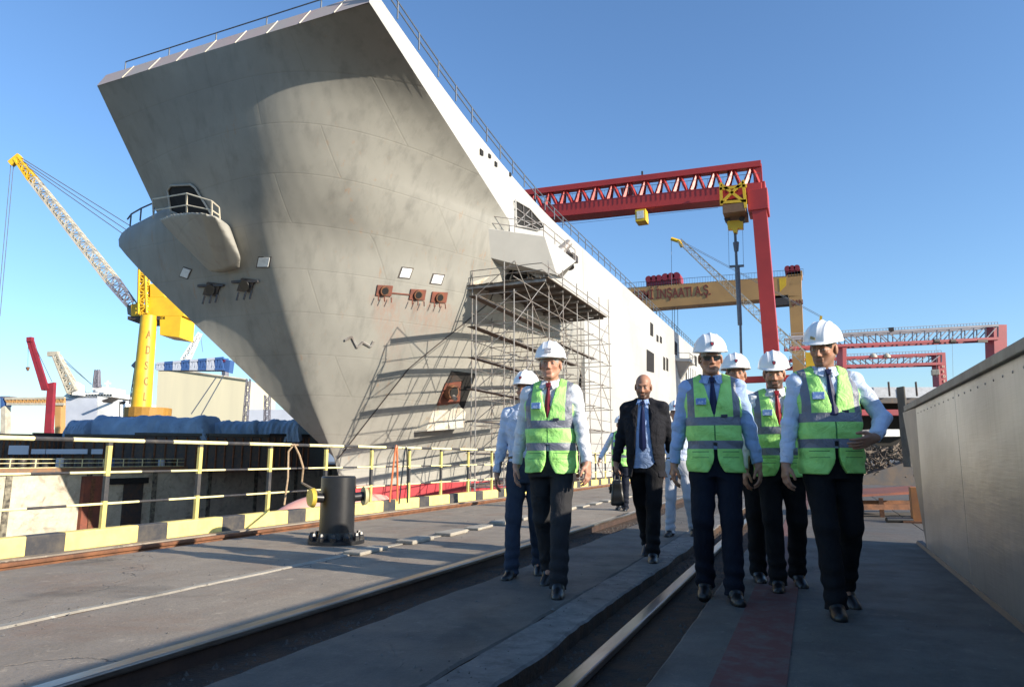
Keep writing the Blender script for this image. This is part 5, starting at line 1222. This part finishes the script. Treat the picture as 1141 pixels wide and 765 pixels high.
    S = Fld(lo, hi, .0075); torso(S); sl_ = (.057, .051, .040) if outfit != 'suit' else (.056, .052, .047)
    for k_, (a, b, c) in arms.items():
        S.add(cap(a, b, sl_[0], sl_[1]), .03).add(cap(b, c, sl_[1] + .002, sl_[2]), .012)
    S.disp(wrk(.0050, 42)); S.cut(half(lambda P: P[2] - .985, (-.2, -.3, .7), (.2, .3, 1.0)), .003)
    for k_, (a, b, c) in arms.items():
        d = (c - b) / np.linalg.norm(c - b)
        S.cut(half(lambda P, c=c, d=d: -(((P[0] - f32(c[0])) * f32(d[0]) + (P[1] - f32(c[1])) * f32(d[1]) + (P[2] - f32(c[2])) * f32(d[2])) - .0), c - .09, c + .09), .003)
    S.cut(cap((0, -.03, 1.56), (0, .01, 1.46), .052, .050), .004)
    if outfit == 'suit':
        # jacket = the whole upper layer, opened in front, with a shirt beneath
        J = Fld(lo, hi, .0075); J.F = S.F.copy(); J.add(loft([(.77, .0, .19, .135)] + [(t[0], t[1], t[2], t[3]) for t in TS[:5]]), .03, .010); torso(J, .005, 1.2)
        for k_, (a, b, c) in arms.items():
            d = (c - b) / np.linalg.norm(c - b)
            J.cut(half(lambda P, c=c, d=d: -(((P[0] - f32(c[0])) * f32(d[0]) + (P[1] - f32(c[1])) * f32(d[1]) + (P[2] - f32(c[2])) * f32(d[2])) + .012), c - .09, c + .09), .003)
        J.cut(half(lambda P: np.maximum(np.abs(P[0] - .005) - np.interp(P[2], [.76, .95, 1.15, 1.35, 1.5], [.13, .085, .068, .058, .05]).astype(f32), P[1] + .02), (-.3, -.4, .7), (.3, .0, 1.6)), .006)
        J.cut(cap((0, -.05, 1.58), (0, .015, 1.475), .062, .060), .004)
        jk = to_obj('jacket', J, M['suit'], root)
        for s in (-1, 1):
            mb = MB(); mb.poly([(s * .048 + .005, -.098, 1.47), (s * .112, -.112, 1.40), (s * .118, -.128, 1.36), (s * .095, -.135, 1.355), (s * .075, -.150, 1.12), (s * .058 + .005, -.140, 1.25)], (0, .012, 0)); mb.build('lapel', M['suit'], jk, bevel=.003)
        S2 = Fld(lo, hi, .0075); torso(S2); S2.cut(cap((0, -.03, 1.56), (0, .01, 1.46), .052, .050), .004); S2.disp(wrk(.002, 40)); shobj = to_obj('shirt', S2, M[shirt], root)
    else: shobj = to_obj('shirt', S, M[shirt], root)
    # collar: band and two points
    mb = MB(); n = 22; rows = [[], []]
    for i in range(n + 1):
        a = R(-90 + 14 + (332) * i / n); cx, cy = math.cos(a) * .063, math.sin(a) * .060 + .006; rows[0].append((cx * 1.05, cy - .004, 1.462)); rows[1].append((cx * .96, cy - .0, 1.512 + .012 * math.sin(a)))
    mb.grid(rows); o = mb.build('collar', M[shirt], shobj, smooth=True); o.modifiers.new('t', 'SOLIDIFY').thickness = .006
    for s in (-1, 1):
        MB().poly([(s * .006, -.0735, 1.500), (s * .050, -.056, 1.508), (s * .066, -.088, 1.452), (s * .036, -.104, 1.438)], (0, .007, 0)).build('collar_point', M[shirt], shobj, bevel=.002)
    def yfront(z): return float(np.interp(z, [t[0] for t in TS], [t[1] for t in TS]) - np.interp(z, [t[0] for t in TS], [t[3] for t in TS]))
    if tie:
        mb = MB(); zs = [1.478, 1.455, 1.44, 1.36, 1.28, 1.2, 1.12, 1.04, 1.0]; ws = [.019, .013, .012, .020, .026, .030, .034, .036, .003]
        rows = []
        if outfit == 'vest': zs, ws = zs[:6] + [1.19], ws[:6] + [.028]
        for z_, w_ in zip(zs, ws): y_ = min(yfront(z_) - .012, -.094) ; rows.append([(-w_, y_ + .004, z_), (0, y_ - .004, z_), (w_, y_ + .004, z_)])
        mb.grid(rows); o = mb.build('tie', M[tie], root, smooth=False); o.modifiers.new('t', 'SOLIDIFY').thickness = .006
        MB().poly([(-.021, -.103, 1.487), (.021, -.103, 1.487), (.013, -.107, 1.452), (-.013, -.107, 1.452)], (0, .02, 0)).build('tie_knot', M[tie], o, bevel=.004)
    # ---- trousers
    T = Fld((lo[0], lo[1], 0), (hi[0], hi[1], 1.1), .0075)
    T.add(loft([(.80, .0, .155, .112), (.9, 0, .170, .124), (.98, -.002 - bl * .3, .166, .121 + bl * .5), (1.035, -.002 - bl * .4, .158 + bl * .2, .117 + bl * .8)]), .03)
    for k_, (a, b, c, p) in legs.items():
        T.add(cap(a + A_(0, .0, -.02), b, .094, .073), .035).add(cap(b, c + (c - b) / np.linalg.norm(c - b) * .03 + A_(0, .003, 0), .070, .064), .02)
    T.disp(wrk(.004, 26, 6)); T.disp(lambda P: .005 * np.sin(P[2] * 75 + 4 * np.sin(P[1] * 9 + P[0] * 6)) * np.clip((.36 - P[2]) / .2, 0, 1))
    for k_, (a, b, c, p) in legs.items():
        d = (c - b) / np.linalg.norm(c - b)
        T.cut(half(lambda P, c=c, d=d: -(((P[0] - f32(c[0])) * f32(d[0]) + (P[1] - f32(c[1])) * f32(d[1]) + (P[2] - f32(c[2])) * f32(d[2])) - .048), c - .14, c + .14), .003)
    tr_ = to_obj('trousers', T, M[trousers], root)
    if outfit != 'suit': 
        mb = MB(); n = 36; rows = [[], []]
        for i in range(n + 1):
            a = 2 * math.pi * i / n; ca, sa = math.cos(a), math.sin(a); rx, ry = .166 + bl * .2, .122 + bl * .8; q = (abs(ca)**2.4 + abs(sa)**2.4)**(-1 / 2.4)
            for rw, z_ in ((0, 1.0), (1, 1.03)): rows[rw].append((ca * q * rx, sa * q * ry - .003 - bl * .4, z_))
        mb.grid(rows); mb.build('belt', M['leather'], root, smooth=True)
    # ---- shoes
    for k_, (a, b, c, p) in legs.items():
        fr = rotm(R({'l': 8, 'r': -8}[k_]), R(p)); g = lambda q, c=c, fr=fr: c + fr @ np.array(q, float)
        K = Fld(c - A_(.2, .3, .2), c + A_(.2, .2, .12), .005)
        K.add(cap(g((0, .035, -.045)), g((0, -.05, -.040)), .036, .038), .02).add(cap(g((0, -.05, -.045)), g((0, -.165, -.052)), .038, .030), .02).add(cap(g((0, .015, .02)), g((0, -.03, -.03)), .044, .042), .02)
        K.add(cap(g((0, -.10, -.062)), g((0, -.15, -.062)), .047, .040), .012).add(cap(g((0, .04, -.06)), g((0, .045, -.06)), .037), .012)
        nz = fr @ A_(0, 0, 1); o0 = g((0, 0, -.079))
        K.cut(half(lambda P, nz=nz, o0=o0: (P[0] - f32(o0[0])) * f32(nz[0]) + (P[1] - f32(o0[1])) * f32(nz[1]) + (P[2] - f32(o0[2])) * f32(nz[2])), .002)
        to_obj('shoe', K, M['leather'], root)
    # ---- vest
    if outfit == 'vest':
        Vt = Fld(lo, hi, .0065); Vt.add(loft([(.83, -.004, .196, .146 + bl * .5), (1.0, -.006 - bl * .3, .188 + bl * .2, .144 + bl * .8), (1.15, -.006 - bl * .4, .188 + bl * .2, .142 + bl * .8), (1.32, 0, .200, .142), (1.40, .006, .178, .122), (1.45, .012, .125, .100)]), .02)
        for s in (-1, 1): Vt.add(cap((s * .065, .014, 1.470), (s * .160, .008, 1.428), .054, .058), .04)
        Vt.disp(wrk(.0058, 30, 7))
        Vt.cut(half(lambda P: np.maximum(np.abs(P[0]) - np.interp(P[2], [1.20, 1.23, 1.5], [-.02, .006, .072]).astype(f32), P[1] + .015), (-.25, -.4, 1.15), (.25, .05, 1.7)), .004)
        Vt.cut(cap((0, -.05, 1.62), (0, .015, 1.47), .085, .068), .006)
        Vt.cut(half(lambda P: np.abs(P[0]) * -1 + np.interp(P[2], [1.1, 1.2, 1.4, 1.55], [.235, .205, .186, .200]).astype(f32), (-.6, -.4, .8), (.6, .4, 1.7)), .004)
        Vt.cut(half(lambda P: np.maximum(np.abs(P[0]) - (.012 + np.clip(.95 - P[2], 0, 1)**2 * 3.2), P[1] + .03), (-.2, -.4, .75), (.2, 0, 1.0)), .006)
        for k_, (a, b, c) in arms.items(): Vt.cut(cap(a, a + (b - a) * .8, .060, .052), .004); Vt.cut(cap(a + (b - a) * .8, c, .052, .045), .004)
        vo = to_obj('vest', Vt, M['vest'], root)
        MB().poly([(-.118, -.146, 1.338), (-.048, -.158, 1.338), (-.050, -.160, 1.292), (-.118, -.150, 1.292)], (0, .02, 0)).build('chest_patch', M['patch_blue'], vo, bevel=.002)
        MB().poly([(.045, -.155, 1.222), (.088, -.152, 1.224), (.088, -.152, 1.206), (.045, -.155, 1.204)], (0, .02, 0)).build('radio_clip', M['badge_dark'], vo, bevel=.002)
    # ---- helmet
    if helmet:
        E = Fld(HC - .24, HC + .27, .0042); hh = lambda p: hp_(p)
        E.add(ell(hp_((0, .012, .052)), (.117, .142, .128), HR), .004).add(ell(hp_((0, .012, .056)), (.024, .140, .132), HR), .01)
        for s in (-1, 1): E.add(ell(hp_((s * .045, .012, .054)), (.014, .13, .123), HR), .01)
        zf = lambda P: sum(f32(HR[i][2]) * (P[i] - f32(HC[i])) for i in range(3))
        E.cut(half(lambda P: zf(P) - .048), .003)
        E.add(ell(hp_((0, .010, .046)), (.124, .148, .0075), HR), .010).add(ell(hp_((0, -.058, .042)), (.086, .104, .0075), HR), .012)
        E.cut(ell(hp_((0, .012, .040)), (.110, .134, .115), HR), .003)
        ho = to_obj('helmet', E, M['helmet'], root)
        def hpoly(pts, yoff, m_, nm_, t=.004, par=ho):
            P = []
            for x_, z_ in pts:
                q = 1 - (x_ / .118)**2 - ((z_ - .052) / .128)**2; y_ = .012 - .142 * math.sqrt(max(q, 0)) - yoff; P.append(hp_((x_, y_, z_)))
            return MB().poly(P, HR @ A_(0, t, 0)).build(nm_, m_, par)
        if helmet == 'label': hpoly([(-.024, .092), (.024, .092), (.024, .112), (-.024, .112)], .007, M['badge_grey'], 'helmet_label'); hpoly([(-.024, .073), (.024, .073), (.024, .086), (-.024, .086)], .007, M['badge_grey'], 'helmet_label')
        elif helmet == 'gold': hpoly([(-.034, .078), (-.002, .070), (.0, .084), (-.030, .096)], .008, M['badge_gold'], 'helmet_emblem')
        else:
            o = hpoly([(-.013, .112), (.013, .112), (.013, .092), (0, .080), (-.013, .092)], .008, M['badge_dark'], 'helmet_emblem', .004)
            hpoly([(-.007, .106), (.007, .106), (.007, .094), (0, .087), (-.007, .094)], .010, M['badge_red'], 'emblem_shield', .003, o)
    if glasses:
        mb = MB()
        for s in (-1, 1): mb.poly([hp_((s * a, -.098 + .25 * max(0, a - .03), z_)) for a, z_ in ((.008, .014), (.056, .016), (.060, .002), (.050, -.016), (.022, -.018), (.009, -.006))], HR @ A_(0, .004, 0))
        mb.bar(hp_((-.012, -.099, .010)), hp_((.012, -.099, .010)), .004)
        for s in (-1, 1): mb.bar(hp_((s * .058, -.090, .010)), hp_((s * .078, .01, .006)), .004)
        mb.build('sunglasses', M['lens'], root)
    return root, arms
def PW_(px, py): p = atZ(px, py); return (p.x, p.y, 0)
Z0 = 0.0
# yaw: 0 faces -Y (down the rails); positive turns the face towards +X
pA, aA = make_person('man in green safety vest, white shirt and wine red tie, frontmost at the left', PW_(616, 657), R(8), 1.055, {'l': (.075, -.17, 0, 10), 'r': (-.085, .28, .045, 28)},
    {'l': (.285, -.12, .88), 'r': (-.285, .05, .87)}, (4, 2, 0), shirt='shirt_white', trousers='trouser_grey', tie='tie_wine', helmet='label', hairc='hair_grey', skin='light')
pB, aB = make_person('helmeted man in pale shirt and blue jeans behind the man with the wine red tie', PW_(587, 641), R(10), .97, {'l': (.08, .16, .03, 20), 'r': (-.11, -.12, 0, 8)},
    {'l': (.27, .08, .86), 'r': (-.27, -.02, .86)}, (-12, 4, 0), outfit='plain', shirt='shirt_pale', trousers='jeans', skin='tan', h=.0055)
pE, aE = make_person('bald bearded man in a black suit and dark blue tie carrying a black briefcase', PW_(723, 622), R(4), 1.05, {'l': (.06, -.16, 0, 8), 'r': (-.05, .30, .05, 30)},
    {'l': (.26, .12, .86), 'r': (-.285, -.04, .88, (-.05, 0, -1), 1.15)}, (2, -9, 3), outfit='suit', shirt='shirt_blue', trousers='trouser_black', tie='tie_navy', helmet=None, bald=True, beard=.95, skin='tan', belly=.02, h=.0055)
pF, aF = make_person('helmeted person in pale trousers behind the suited man and the man in sunglasses', PW_(759, 596), R(0), .965, {'l': (.16, .05, .02, 10), 'r': (-.12, -.12, 0, 5)},
    {'l': (.26, .02, .86), 'r': (-.26, -.02, .86)}, (0, 0, 0), outfit='plain', shirt='shirt_pale', trousers='trouser_pale', h=.0065)
pC, aC = make_person('man with sunglasses, light blue shirt, navy tie and green safety vest', PW_(804, 664), R(10), 1.065, {'l': (.075, -.16, 0, 6), 'r': (-.10, .06, .02, 16)},
    {'l': (.285, -.03, .86), 'r': (-.285, .04, .86)}, (4, -3, 0), shirt='shirt_blue', trousers='trouser_navy', tie='tie_navy', glasses=True, hairc='hair_grey', skin='tan')
pG, aG = make_person('man in a white helmet almost fully hidden behind the man with sunglasses', PW_(832, 644), R(5), 1.045, {'l': (.09, -.05, 0, 6), 'r': (-.09, .2, .03, 20)},
    {'l': (.25, .02, .86), 'r': (-.25, 0, .86)}, (4, 3, 0), outfit='plain', shirt='shirt_white', trousers='trouser_black', skin='tan', h=.0055)
pH, aH = make_person('bearded man with a bright red tie, green safety vest and white helmet', PW_(877, 654), R(10), 1.02, {'l': (.10, .14, .02, 16), 'r': (-.075, -.12, 0, 5)},
    {'l': (.25, -.02, .86), 'r': (-.26, 0, .86)}, (-6, -10, 0), shirt='shirt_white', trousers='trouser_black', tie='tie_red', beard=.9, skin='light', h=.005)
pD, aD = make_person('man beside the steel barrier in green vest, looking down with one hand in front', PW_(938, 680), R(14), 1.065, {'l': (.085, .20, .035, 22), 'r': (-.07, -.15, 0, 6)},
    {'l': (.20, -.23, 1.05, (-.75, -.35, -.30), .35, (-.1, -.5, .85)), 'r': (-.285, -.05, .88)}, (-34, -10, 4), shirt='shirt_pale', trousers='trouser_black', tie='tie_navy', helmet='gold', beard=.35, skin='tan', belly=.02,
    bends={'l': (1.0, .8, -.1)})
p_ = atZ(694, 568); pI, aI = make_person('distant worker in a green vest whose arm shows left of the suited man', (p_.x, p_.y, 0), R(0), 1.0, {'l': (.08, -.12, 0, 6), 'r': (-.09, .12, .02, 12)},
    {'l': (.26, .05, .86), 'r': (-.42, -.05, .98)}, (0, 0, 0), shirt='shirt_pale', trousers='trouser_navy', h=.008)
# briefcase held by the suited man
wr = aE['r'][2]; hand = Matrix.Translation(pE.location) @ Matrix.Rotation(pE.rotation_euler.z, 4, 'Z') @ Matrix.Scale(1.05, 4) @ Vector(wr)
bc = thing('briefcase', 'soft black leather briefcase hanging from the suited man\'s hand', 'briefcase', (hand.x, hand.y, hand.z - .10), R(-75))
K = Fld((-.22, -.1, -.34), (.22, .1, .08), .006)
def rbox(P): 
    x, y, z = P[0], P[1], P[2] + .185; w = .175 - .0 * z; q = [np.maximum(np.abs(x) - (.165 + .15 * (-z) * .3), 0), np.maximum(np.abs(y) - (.035 + .10 * np.clip(-z, -.1, .1)), 0), np.maximum(np.abs(z) - .10, 0)]
    return np.sqrt(q[0]**2 + q[1]**2 + q[2]**2) - .025 + .002 * np.sin(x * 40) * np.sin(z * 50)
K.add((rbox, A_(-.21, -.09, -.32), A_(.21, .09, -.05)), .01); to_obj('case', K, M['leather'], bc)
for s in (-1, 1):
    pts = [Vector((-.075, s * .03, -.075)), Vector((-.06, s * .022, -.02)), Vector((-.03, s * .010, .005)), Vector((.03, s * .010, .005)), Vector((.06, s * .022, -.02)), Vector((.075, s * .03, -.075))]
    MB().path(pts, .008, 8).build('handle', M['leather'], bc, smooth=True)
MB().poly([(-.15, -.073, -.10), (.15, -.073, -.10), (.15, -.082, -.19), (-.15, -.082, -.19)], (0, .02, 0)).build('flap', M['leather'], bc, bevel=.004)
MB().box((-.02, -.088, -.16), (.02, -.078, -.13)).build('buckle', M['tubesteel'], bc, bevel=.003)
# watch of the man in sunglasses
